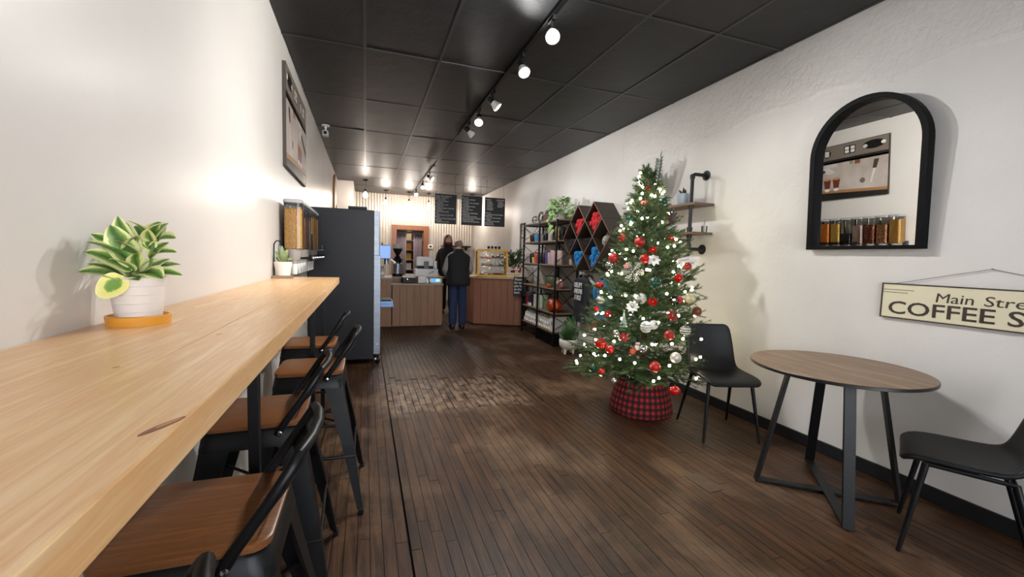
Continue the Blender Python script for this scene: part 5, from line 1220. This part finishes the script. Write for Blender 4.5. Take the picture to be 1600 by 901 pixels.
b = nb(); box(b, -w_ - .01, w_ + .01, -d_ + .02, d_ + .01, h_, h_ + .012); obj('top_board', b, wood('honey_top', '#d8b27c', '#c79d64', 'X', 1, .4), t)
m_pg = glass('case_glass', '#f4f6f6', .1)
b = nb(); box(b, -w_ + .016, w_ - .03, -d_ + .008, -d_ + .011, .03, h_ - .03); obj('front_glass', b, m_pg, t)
b = nb(); box(b, -w_ - .002, -w_ + .001, -d_ + .02, d_ - .02, .03, h_ - .03); obj('side_glass', b, m_pg, t)
b = nb(); box(b, -w_ + .03, w_ - .06, -d_ + .05, -d_ + .06, h_ - .030, h_ - .022); obj('light_strip', b, base('case_strip', '#ffffff', .4, emit='#fff2de', estr=14), t)
for z in (.19, .34):
    b = nb(); box(b, -w_ + .018, w_ - .018, -d_ + .05, d_ - .02, z, z + .008); obj('glass_shelf', b, steel, t)
R2 = M.Translation((2.36, 8.02, CTZ)) @ M.Rotation(-.15, 4, 'Z')
past = [('tray of tan pastries on the bottom of the case', -.12, .013, '#b98a54', 5), ('tray of brown pastries on the bottom of the case', .12, .013, '#8a5a34', 5), ('tray of pale buns on the lower case shelf', -.1, .199, '#d8c2a0', 5),
        ('tray of wrapped white treats on the lower case shelf', .12, .199, '#e2dcd2', 4), ('tray of pink treats on the upper case shelf', -.12, .349, '#d6b0a4', 5), ('tray of dark treats on the upper case shelf', .1, .349, '#4a3a34', 4)]
for lab, x, z, col, n in past:
    p = R2 @ V((x, 0, z)); q = thing('pastry_tray', lab, 'tray', p, -.15); b = nb(); box(b, -.1, .1, -.1, .1, 0, .008); obj('tray', b, m_hexe, q)
    for k in range(n * 2):
        b = nb(); sph(b, (-.08 + .16 * (k % n) / (n - 1), -.05 + .1 * (k // n), .03), .024, 10, 6, (1, 1, .85)); obj('pastry', b, mottled('pastry_' + col[1:], col, col, 30, .6, .4, .004), q, smooth='all')
for k, (x, z, cc, txt) in enumerate(((.16, .36, '#2b2a2c', 'black'), (.17, .215, '#2b2a2c', 'black framed'), (.05, .215, '#e9e6e0', 'white'))):
    p = R2 @ V((x, -.13, z)); q = thing('price_card', txt + ' price card ' + ('on the upper case shelf', 'at the right of the lower case shelf', 'in the middle of the lower case shelf')[k], 'card', p, -.15); b = nb(); box(b, -.045, .045, 0, .006, 0, .075); obj('card', b, base('card_' + cc[1:], cc, .6), q)
    b = nb(); 
    for r in range(3): box(b, -.03, .03 - .01 * r, -.0006, 0, .018 + .018 * r, .024 + .018 * r)
    obj('writing', b, m_pr if k < 2 else black_matte, q)
for k, x in enumerate((-.10, -.03, .04, .11)):
    p = R2 @ V((x + .03, .02, h_ + .0125)); q = thing('small_cup', ('first', 'second', 'third', 'fourth')[k] + ' of the four small dark-printed cups on the pastry case, from the barista', 'cup', p); b = nb(); lathe(b, [(.001, 0), (.022, 0), (.025, .075), (.023, .075), (.021, .004), (.001, .004)], 14); obj('cup', b, base('cup_white', '#b5b2b0', .4), q, smooth=True)
    b = nb(); lathe(b, [(.0245, .018), (.0262, .06), (.0256, .06), (.024, .018)], 14); obj('printed_band', b, black_matte, q)
# holiday greenery
t = thing('pine_arrangement', 'pine and red poinsettia arrangement behind the pastry case', 'plant', (2.83, 7.98, CTZ))
b = nb(); lathe(b, [(.001, 0), (.07, 0), (.09, .12), (.085, .12), (.001, .1)], 18); obj('pot', b, base('dark_pot', '#4a2420', .5), t, smooth=True)
rnd = random.Random(9); m_pine_d = mottled('pine_green', '#33483a', '#566a58', 12, .6)
for k in range(34):
    a = rnd.uniform(0, 6.28); r = rnd.uniform(.06, .22); o = bpy.data.objects.new('branch', BM[7 + k % 3]); COL.objects.link(o); o.parent = t; o.location = (.38 * r * math.cos(a) + .0, .6 * r * math.sin(a) - .03, .12 + rnd.uniform(0, .28)); o.rotation_euler = (rnd.uniform(-1, 1), -rnd.uniform(.6, 1.4), a); o.scale = (1.1,) * 3
for k in range(14):
    a = k * 2.4; c = V((-.02 + .05 * math.cos(a), -.16, .14 + .06 * math.sin(a))); leafobj('petal', base('poinsettia_red', '#8a1c2a', .6), t, c, c + V((.05 * math.cos(a), -.03, .05 * math.sin(a))), .035, up=(0, -1, .1), nu=2, nv=4)
t = thing('wood_word_sign', 'cream cut-out word sign on the pastry counter end', 'sign', (2.70, 7.66, CTZ), -.45)
b = nb(); box(b, -.14, .14, -.008, .008, 0, .085); lathe(b, [(.001, -.008), (.035, -.008), (.035, .008), (.001, .008)], 16, M.Translation((.05, 0, .09)) @ M.Rotation(PI/2, 4, 'X')); obj('plaque', b, base('cream_wood', '#e0cfae', .6), t)
text('HOLIDAY', .062, face_front(-.13, -.0085, .022), base('tan_letter', '#a98458', .6), t, .0015, spacing=.9)
t = thing('letter_board', 'small black board with white words on the counter end beside the rack', 'sign', (2.765, 7.495, .60), -.2)
b = nb(); box(b, -.12, .12, -.01, .006, 0, .36); obj('board', b, base('slate', '#2b2b2e', .6), t, bevel=.002)
b = nb()
for x in (-.09, .09): tube(b, [(x, 0, .35), (x, .01, .37), (x, .16, .372)], .004, 5)
obj('hook', b, black_metal, t)
for k, s in enumerate(('Thanks', 'for stop', 'ping by', 'to shop', 'local')): text(s, .055, face_front(-.105, -.0105, .295 - .062 * k), m_pr, t, .0008, offset=.0012)
# ------------------------------------------------------------------ things on the register side
LZ = .9005
t = thing('coffee_grinder', 'steel and black coffee grinder on the raised ledge', 'grinder', (.585, 8.42, LZ))
b = nb(); lathe(b, [(.001, 0), (.095, 0), (.095, .05), (.001, .05)], 24); obj('base', b, black_matte, t, smooth=True)
b = nb(); lathe(b, [(.001, .051), (.088, .051), (.084, .24), (.07, .25), (.001, .25)], 24); obj('body', b, steel, t, smooth=True)
b = nb(); lathe(b, [(.06, .251), (.075, .28), (.085, .33), (.03, .40), (.085, .50), (.09, .53), (.001, .53)], 24); obj('hopper', b, black_metal, t, smooth=True)
b = nb(); lathe(b, [(.001, .531), (.095, .531), (.10, .57), (.085, .62), (.001, .625)], 24); obj('lid', b, mottled('smoked_lid', '#a9a29d', '#bdb6b0', 5, .25), t, smooth=True)
b = nb(); tube(b, [(-.01, -.085, .27), (-.01, -.15, .26)], .012, 8); obj('chute', b, chrome, t, smooth=True)
t = thing('register', 'white point-of-sale printer with tilted lid on the raised ledge', 'register', (1.14, 8.45, LZ))
m_wp = base('register_white', '#d6d4d6', .4)
b = nb(); box(b, -.23, .21, -.14, .14, 0, .155); obj('body', b, m_wp, t, bevel=.008)
b = nb(); box(b, -.20, .13, -.10, .06, .175, .36, M.Translation((0, 0, .02)) @ M.Rotation(-.15, 4, 'X')); obj('screen_back', b, m_wp, t, bevel=.012)
b = nb(); box(b, -.18, .12, -.06, .05, .1555, .20); obj('hinge', b, black_matte, t)
b = nb(); box(b, -.06, .03, -.128, -.122, .16, .30); obj('dark_label', b, base('label_grey', '#4c4a4c', .4), t)
b = nb(); box(b, .135, .2, -.05, .1, .156, .31); obj('button_block', b, m_wp, t, bevel=.006)
for k in range(3):
    b = nb(); lathe(b, [(.001, 0), (.014, .001), (.012, .012), (.001, .013)], 12, frame_mat((.168, -.051, .185 + .045 * k), (0, -1, 0))); obj('knob', b, chrome, t, smooth=True)
b = nb(); tube(b, [(.02, -.145, .05), (.06, -.148, .08), (.11, -.146, .10), (.13, -.142, .10)], .006, 6); obj('cable', b, black_matte, t)
t = thing('paper_stack', 'crumpled white paper stack on the ledge beside the register', 'paper', (.80, 8.36, LZ)); b = nb(); box(b, -.1, .09, -.07, .08, 0, .02); box(b, -.08, .1, -.08, .06, .0205, .035, M.Rotation(.2, 4, 'Z')); box(b, -.07, .07, -.05, .06, .0355, .05, M.Rotation(-.3, 4, 'Z')); obj('sheets', b, base('paper_white', '#e4e0dc', .7), t)
for k, (x, h, lab) in enumerate(((.20, .22, 'tall clear jar on the ledge beside the steel machine'), (.30, .16, 'short dark-filled jar on the ledge beside the grinder'))):
    t = thing('storage_jar', lab, 'jar', (x, 8.40, LZ)); b = nb(); lathe(b, [(.001, 0), (.045, 0), (.045, h * .8), (.03, h * .9), (.03, h), (.001, h)], 18); obj('glass', b, mottled('jar_glass', '#a9a6a4', '#c2bfbc', 6, .15), t, smooth=True)
    b = nb(); lathe(b, [(.001, h), (.036, h), (.036, h + .03), (.001, h + .03)], 16); obj('lid', b, steel, t); b = nb(); lathe(b, [(.0455, .02), (.0458, h * .5), (.044, h * .5)], 18); obj('label', b, base('jar_label', '#5d4a40' if k else '#e0dcd6', .6), t)
RZ_ = .8005
t = thing('card_box', 'black plastic box on the register counter', 'box', (.76, 8.02, RZ_)); b = nb(); box(b, -.12, .12, -.1, .1, 0, .1); obj('bin', b, black_leather, t, bevel=.012); b = nb(); box(b, -.11, .11, -.09, .09, .1005, .112); obj('papers', b, MATS['paper_white'], t); b = nb(); lathe(b, [(.001, 0), (.012, .001), (.012, .004), (.001, .005)], 12, frame_mat((-.03, -.1005, .07), (0, -1, 0))); obj('clip', b, chrome, t)
t = thing('receipt_printer', 'white receipt printer on the register counter', 'printer', (1.0, 8.06, RZ_)); b = nb(); box(b, -.075, .08, -.09, .1, 0, .13); obj('body', b, m_wp, t, bevel=.01); b = nb(); box(b, -.05, .055, -.0905, -.09, .07, .085); obj('slot', b, black_matte, t); b = nb(); box(b, -.045, .05, -.1, -.091, .07, .13); obj('paper', b, MATS['paper_white'], t)
t = thing('hand_pump', 'small glowing white bottle beside the card reader', 'bottle', (1.09, 7.93, RZ_)); b = nb(); lathe(b, [(.001, 0), (.022, 0), (.024, .05), (.012, .065), (.010, .085), (.001, .086)], 14); obj('bottle', b, base('bright_white', '#ffffff', .3), t, smooth=True); b = nb(); lathe(b, [(.012, .0865), (.012, .098), (.001, .1)], 10); obj('cap', b, white_plastic, t)
t = thing('card_reader', 'white card reader with blue screen on the register counter', 'card reader', (1.24, 7.96, RZ_)); T_ = M.Rotation(-.35, 4, 'X'); b = nb(); box(b, -.115, .115, -.06, .03, .012, .095); obj('body', b, white_plastic, t, bevel=.012)
b = nb(); box(b, -.085, .075, -.062, -.0605, .03, .08); obj('screen', b, base('blue_screen', '#2d7fb8', .3, emit='#3c9fe0', estr=1.0), t); b = nb(); box(b, .005, .07, -.0632, -.0622, .036, .076); obj('screen_panel', b, base('pale_screen', '#9fe0e6', .3, emit='#a4e8f0', estr=1.0), t); b = nb(); box(b, -.09, .09, -.05, .05, 0, .0115); obj('stand', b, m_wp, t)
# ------------------------------------------------------------------ hanging menu boards
m_cb = mottled('chalkboard', '#191a20', '#22232a', 3, .5); m_chalk = base('chalk', '#d6d6d6', .8)
menus = [(1.575, 'first hanging menu board, beside the doorway side', ['COFFEE - FRENCH PRESSED CUP', 'ESPRESSO - DOUBLE SHOT', 'SHOT IN THE DARK', '   COFFEE WITH ESPRESSO', 'CAFE CUBANO', '   ESPRESSO WITH SUGAR', 'RED EYE LATTE', '   ESPRESSO, STEAMED, STEAMED MILK', 'CAPPUCCINO', '   ESPRESSO, MILK & FOAM', 'LATTE', '   ESPRESSO, MILK & A LITTLE FOAM', 'MOCHA', '   ESPRESSO, CHOCOLATE MILK & FOAM', 'AMERICANO', '   ESPRESSO & HOT WATER']),
         (2.128, 'middle hanging menu board of the three', ['ICED LATTE', '   COLD MILK & ESPRESSO', 'ICED MOCHA', '   COLD MILK, CHOC & ESPRESSO', 'COLD BREW', '   COLD BREWED COFFEE', 'HOT COCOA', '   MILK AND COCOA', 'CHAI LATTE', '   SPICED TEA & STEAMED MILK', 'STEAMED MILK', '   WITH FLAVOR AND FOAM', '- ADD AN EXTRA SHOT OF ESPRESSO', '- FLAVOR SHOT EXTRA', '- ALMOND AND OAT MILK EXTRA']),
         (2.64, 'last hanging menu board, nearest the right wall', ['FLAVORS|SUGAR FREE', '   VANILLA|   VANILLA', '   CARAMEL|   CARAMEL', '   HAZELNUT|   HAZELNUT', '   ALMOND|   MOCHA', '   COCONUT', '   RASPBERRY', '', 'HOT TEA', '   GREEN, BLACK AND HERBAL', 'SMOOTHIE', '   FRUIT, ICE AND YOGURT', 'BLENDED', '   COFFEE, ICE AND MILK', 'KIDS COCOA', 'ITALIAN SODA'])]
for x, lab, lines in menus:
    t = thing('menu_board', lab, 'menu board', (x, 8.85, 1.98))
    b = nb(); box(b, -.226, .226, -.008, .008, 0, .612); obj('board', b, m_cb, t, bevel=.002)
    two = [q.split('|') for q in lines]
    if any(len(q) > 1 for q in two): text('\n'.join(q[1] if len(q) > 1 else '' for q in two), .0335, face_front(.03, -.0085, .555), m_chalk, t, .0006, offset=.0003, line=1.05, maxw=.185)
    text('\n'.join(q[0] for q in two), .0335, face_front(-.21, -.0085, .555), m_chalk, t, .0006, offset=.0003, line=1.05, maxw=.41 if not any(len(q) > 1 for q in two) else .40)
    for s in (-.2, .2):
        b = nb(); tube(b, [(s, 0, .605), (s * .9, 0, ZC - 1.98 - .002)], .0022, 5); obj('wire', b, black_metal, t)
# ceiling device
t = thing('ceiling_camera', 'small white camera on a bracket at the ceiling edge, left wall', 'camera', (-.50, 6.2, ZC))
b = nb(); lathe(b, [(.001, -.001), (.05, -.001), (.052, -.012), (.02, -.018), (.001, -.018)], 20); obj('mount', b, white_plastic, t, smooth=True)
b = nb(); tube(b, [(0, 0, -.018), (0, 0, -.07)], .012, 8); obj('arm', b, white_plastic, t, smooth=True)
b = nb(); box(b, -.035, .035, -.07, .04, -.15, -.08); obj('body', b, base('camera_grey', '#b9b9bc', .4), t, bevel=.012)
b = nb(); lathe(b, [(.001, 0), (.022, 0), (.022, .012), (.001, .013)], 14, frame_mat((0, -.07, -.115), (0, -1, 0))); obj('lens', b, black_matte, t, smooth=True)
# ================================================================== PEOPLE
def skin_mesh(name, joints, bones, mat, parent, sub=2, rootn=None):
    """one continuous surface grown round a skeleton: joints {name: (xyz, (rx, ry))}"""
    ks = list(joints); idx = {k: i for i, k in enumerate(ks)}
    me = bpy.data.meshes.new(name); me.from_pydata([joints[k][0] for k in ks], [(idx[a], idx[c]) for a, c in bones], []); me.update()
    o = bpy.data.objects.new(name, me); COL.objects.link(o); o.parent = parent
    o.modifiers.new('skin', 'SKIN').use_smooth_shade = True
    for i, k in enumerate(ks):
        me.skin_vertices[0].data[i].radius = joints[k][1]; me.skin_vertices[0].data[i].use_root = (k == (rootn or ks[0]))
    s = o.modifiers.new('sub', 'SUBSURF'); s.levels = sub; s.render_levels = sub
    dg = bpy.context.evaluated_depsgraph_get(); m2 = bpy.data.meshes.new_from_object(o.evaluated_get(dg)); o.modifiers.clear(); o.data = m2
    m2.name = name; m2.materials.clear(); m2.materials.append(mat); m2.polygons.foreach_set('use_smooth', [True] * len(m2.polygons)); return o
m_skin = base('skin_tone', '#dba98f', .55); m_lip = base('lip_tone', '#a8604f', .5); m_eye = base('eye_dark', '#1c1613', .3); m_eyew = base('eye_white', '#e6e0d8', .3)
def head(t, c, s, yaw, tilt, hair=None):
    """head with jaw, nose, eyes, mouth and ears; faces local -Y before the yaw"""
    F = M.Translation(V(c)) @ M.Rotation(yaw, 4, 'Z') @ M.Rotation(tilt, 4, 'X') @ M.Diagonal((s, s, s, 1))
    b = nb(); bmesh.ops.create_uvsphere(b, u_segments=24, v_segments=18, radius=1)
    for v in b.verts:
        x, y, z = v.co; y2 = y * .098; x2 = x * .076; z2 = z * .115
        if z < 0:
            k = -z; x2 *= 1 - .38 * k ** 1.6; y2 = y2 * (1 - .30 * k) - .016 * k
        if y < -.6 and -.35 < z < .25 and abs(x) < .22: y2 -= .016 * (1 - abs(x) / .22) * (1 - abs(z + .05) / .3)
        v.co = V((x2, y2, z2))
    for sg in (-1, 1):
        sph(b, (sg * .076, .008, -.005), .026, 8, 6, (.4, .8, 1.2))
    for v in b.verts: v.co = F @ v.co
    h = obj('head', b, m_skin, t, smooth='all')
    for sg in (-1, 1):
        b = nb(); sph(b, F @ V((sg * .031, -.082, .012)), .011 * s, 8, 6); obj('eye', b, m_eyew, h, smooth='all')
        b = nb(); sph(b, F @ V((sg * .031, -.092, .012)), .005 * s, 8, 6); obj('pupil', b, m_eye, h, smooth='all')
        b = nb(); tube(b, [F @ V((sg * .016, -.092, .030)), F @ V((sg * .032, -.093, .036)), F @ V((sg * .048, -.082, .030))], .0035, 5); obj('brow', b, m_bark, h)
    b = nb(); tube(b, [F @ V((-.024, -.088, -.058)), F @ V((0, -.096, -.060)), F @ V((.024, -.088, -.058))], [.003, .0055, .003], 6); obj('mouth', b, m_lip, h, smooth=True)
    return F, h
def hand(t, wrist, d, side, m=m_skin, curl=.9):
    """palm and five separate curled fingers"""
    w0, d = V(wrist), V(d).normalized(); u = d.cross(V(side)).normalized(); sd = u.cross(d).normalized()
    J = {'w': (w0, (.026, .02)), 'p': (w0 + d * .05, (.036, .016)), 'k': (w0 + d * .085, (.038, .014))}
    o = skin_mesh('palm', J, [('w', 'p'), ('p', 'k')], m, t, 1)
    for k, (off, L) in enumerate(((-.028, .062), (-.010, .072), (.009, .068), (.027, .052))):
        p = w0 + d * .075 + sd * off; P = [p, p + d * L * .45, p + d * L * .75 + u * L * .3 * curl, p + d * L * .8 + u * L * .62 * curl]
        skin_mesh('finger', {str(i): (q, (.0095 - .001 * i,) * 2) for i, q in enumerate(P)}, [('0', '1'), ('1', '2'), ('2', '3')], m, t, 1)
    p = w0 + d * .03 - sd * .03; P = [p, p - sd * .025 + d * .025 + u * .008, p - sd * .026 + d * .055 + u * .022]
    skin_mesh('thumb', {str(i): (q, (.0115 - .001 * i,) * 2) for i, q in enumerate(P)}, [('0', '1'), ('1', '2')], m, t, 1)
def person(label, loc, H, yaw, arms, cols, shoulder=.172, hip=.095, girth=1.0, head_tilt=0, head_yaw=0, vest=False, shoecol='#2a2624', lean=0):
    t = thing('person', label, 'person', loc, yaw)
    k = H / 1.75; P = lambda x, y, z: (x * k, (y + lean * max(0, z - .9)) * k, z * k); r = lambda a, c=None: (a * k, (c or a) * k)
    J = {'pelvis': (P(0, 0, .94), r(.13 * girth, .10)), 'waist': (P(0, 0, 1.08), r(.135 * girth, .10)), 'chest': (P(0, 0, 1.28), r(.155 * girth, .105)), 'top': (P(0, .01, 1.43), r(.10, .075)), 'neck': (P(0, .0, 1.50), r(.055)), 'skull': (P(0, -.01, 1.60), r(.06))}
    B = [('pelvis', 'waist'), ('waist', 'chest'), ('chest', 'top'), ('top', 'neck'), ('neck', 'skull')]
    for s, nm in ((-1, 'l'), (1, 'r')):
        sh, el, wr_ = arms[nm]
        J[nm + 'sh'] = (P(s * shoulder, .01, 1.385), r(.052)); J[nm + 'el'] = (P(*el), r(.040)); J[nm + 'wr'] = (P(*wr_), r(.029)); B += [('top', nm + 'sh'), (nm + 'sh', nm + 'el'), (nm + 'el', nm + 'wr')]
        J[nm + 'hip'] = (P(s * hip, 0, .88), r(.088)); J[nm + 'kn'] = (P(s * (hip + .005), -.005, .50), r(.056)); J[nm + 'an'] = (P(s * (hip + .01), .015, .085), r(.036)); J[nm + 'toe'] = (P(s * (hip + .03), -.13, .035), r(.03)); B += [('pelvis', nm + 'hip'), (nm + 'hip', nm + 'kn'), (nm + 'kn', nm + 'an'), (nm + 'an', nm + 'toe')]
    skin_mesh('body', J, B, m_skin, t)
    def grow(keys, add, nm, m, ext=None):
        JJ = {q: (J[q][0], (J[q][1][0] + add, J[q][1][1] + add)) for q in keys}
        if ext: JJ.update(ext)
        BB = [(a, c) for a, c in B if a in JJ and c in JJ]; return skin_mesh(nm, JJ, BB, m, t)
    mk = lambda n, c, rr=.85: mottled(n, c, c, 14, rr, .25, .004)
    ext = {s + 'an': (V(J[s + 'an'][0]) - V((0, 0, .045)), r(.084)) for s in 'lr'}; ext.update({s + 'kn': (J[s + 'kn'][0], r(.092)) for s in 'lr'}); ext.update({s + 'hip': (J[s + 'hip'][0], r(.105)) for s in 'lr'})
    grow(['waist', 'pelvis', 'lhip', 'lkn', 'lan', 'rhip', 'rkn', 'ran'], .016, 'trousers', mk('cloth_' + cols['legs'][1:], cols['legs']), ext)
    grow(['pelvis', 'waist', 'chest', 'top', 'lsh', 'lel', 'lwr', 'rsh', 'rel', 'rwr'], .018, 'shirt', mk('cloth_' + cols['shirt'][1:], cols['shirt']))
    if vest:
        m = mk('cloth_' + cols['vest'][1:], cols['vest']); b = nb(); rings = []
        for z, a, d in ((.83, .212, .178), (.90, .214, .182), (1.0, .205, .172), (1.15, .195, .16), (1.30, .212, .155), (1.38, .215, .135), (1.43, .18, .115), (1.465, .12, .095), (1.50, .085, .085), (1.535, .078, .08)):
            rings.append([P(a * girth * math.copysign(abs(math.cos(q)) ** .8, math.cos(q)), d * math.sin(q) + .005, z) for q in [2*PI*j/28 for j in range(28)]])
        loft(b, rings); obj(cols.get('name', 'vest'), b, m, t, smooth='all')
    for s, nm in ((-1, 'l'), (1, 'r')):
        a = V(J[nm + 'an'][0]); b = nb(); rings = []
        for y, z0, z1, wv in ((.07, .0, .085, .03), (.05, 0, .10, .042), (-.02, 0, .095, .045), (-.10, 0, .07, .05), (-.16, .0, .05, .042), (-.19, .008, .035, .02)):
            rings.append([(a.x + wv * k * math.cos(q), a.y + (y - .015) * k, max(0, (z0 + z1) / 2 * k + (z1 - z0) / 2 * k * 1.1 * math.sin(q))) for q in [2*PI*j/12 for j in range(12)]])
        loft(b, rings); obj('shoe', b, base('shoe_' + shoecol[1:], shoecol, .5), t, smooth='all')
        e, w_ = V(J[nm + 'el'][0]), V(J[nm + 'wr'][0]); hand(t, w_, w_ - e, (1, 0, 0) if s > 0 else (-1, 0, 0))
    return t, k, P
# customer at the register, back to the room, head bowed over the counter
cust, k, P = person('person in black vest, grey sleeves and blue jeans at the register, back turned', (1.60, 7.60, 0), 1.655, PI, {'l': (0, (-.262, .0, 1.12), (-.19, -.20, 1.02)), 'r': (0, (.262, .0, 1.12), (.19, -.20, 1.02))},
    {'legs': '#1d2a4c', 'shirt': '#8b8786', 'vest': '#161617'}, girth=1.08, vest=True, hip=.084, lean=-.02)
F, h = head(cust, P(-.01, -.04, 1.612), k * .98, -.15, .28)
b = nb(); rings = []
for z, g in ((-.055, 1.02), (-.03, 1.045), (0, 1.05), (.03, 1.04), (.05, 1.02)):
    rr = math.sqrt(max(0, 1 - (z / .115) ** 2)); rings.append([F @ V((.076 * rr * g * math.cos(a), .098 * rr * g * math.sin(a), z)) for a in [(-.28 + 1.56 * j / 20) * PI * .82 + .15 for j in range(21)]])
loft(b, rings, cap=False, closed=False); obj('hair', b, mottled('grey_stubble', '#6e625a', '#8a7d74', 90, .9), cust, smooth='all', solid=.006)
# barista behind the counter
bar_, k, P = person('person with long reddish hair and black jacket standing behind the counter', (1.80, 9.75, 0), 1.79, -.12, {'l': (0, (-.235, -.0, 1.13), (-.22, -.08, .90)), 'r': (0, (.235, -.0, 1.13), (.22, -.1, .90))},
    {'legs': '#17171a', 'shirt': '#1b1a1d', 'vest': '#19181b', 'name': 'jacket'}, girth=.95, vest=True)
F, h = head(bar_, P(0, -.03, 1.635), k, .25, -.02)
m_hair = mottled('auburn_hair', '#4f2820', '#6e3a2c', 60, .6, .3, .003)
b = nb(); n = 26; rings = []
for z, gx_, gy_, op in ((.118, .15, .15, 0), (.105, .55, .55, .0), (.075, .92, .92, .16), (.04, 1.04, 1.04, .30), (0, 1.12, 1.1, .38), (-.05, 1.2, 1.08, .40), (-.10, 1.26, 1.05, .40), (-.15, 1.28, 1.0, .40), (-.185, 1.15, .9, .42)):
    rings.append([F @ V((.078 * gx_ * math.cos(a) * (1 + .05 * math.sin(9 * a)), .1 * gy_ * math.sin(a) + .012, z + .006 * math.sin(7 * a))) for a in [-PI / 2 + op * PI * .9 + (2 * PI - 2 * op * PI * .9) * j / n for j in range(n + 1)]])
loft(b, rings, cap=False, closed=False); obj('hair', b, m_hair, bar_, smooth='all', solid=.016)
b = nb(); rings = []
for z, g in ((-.112, .4), (-.10, .8), (-.075, 1.03), (-.05, 1.02)):
    rings.append([F @ V((.062 * g * math.cos(a), -.03 + .062 * g * math.sin(a) - .008, z)) for a in [PI + PI * j / 14 for j in range(15)]])
loft(b, rings, cap=False, closed=False); obj('beard', b, m_hair, bar_, smooth='all', solid=.006)
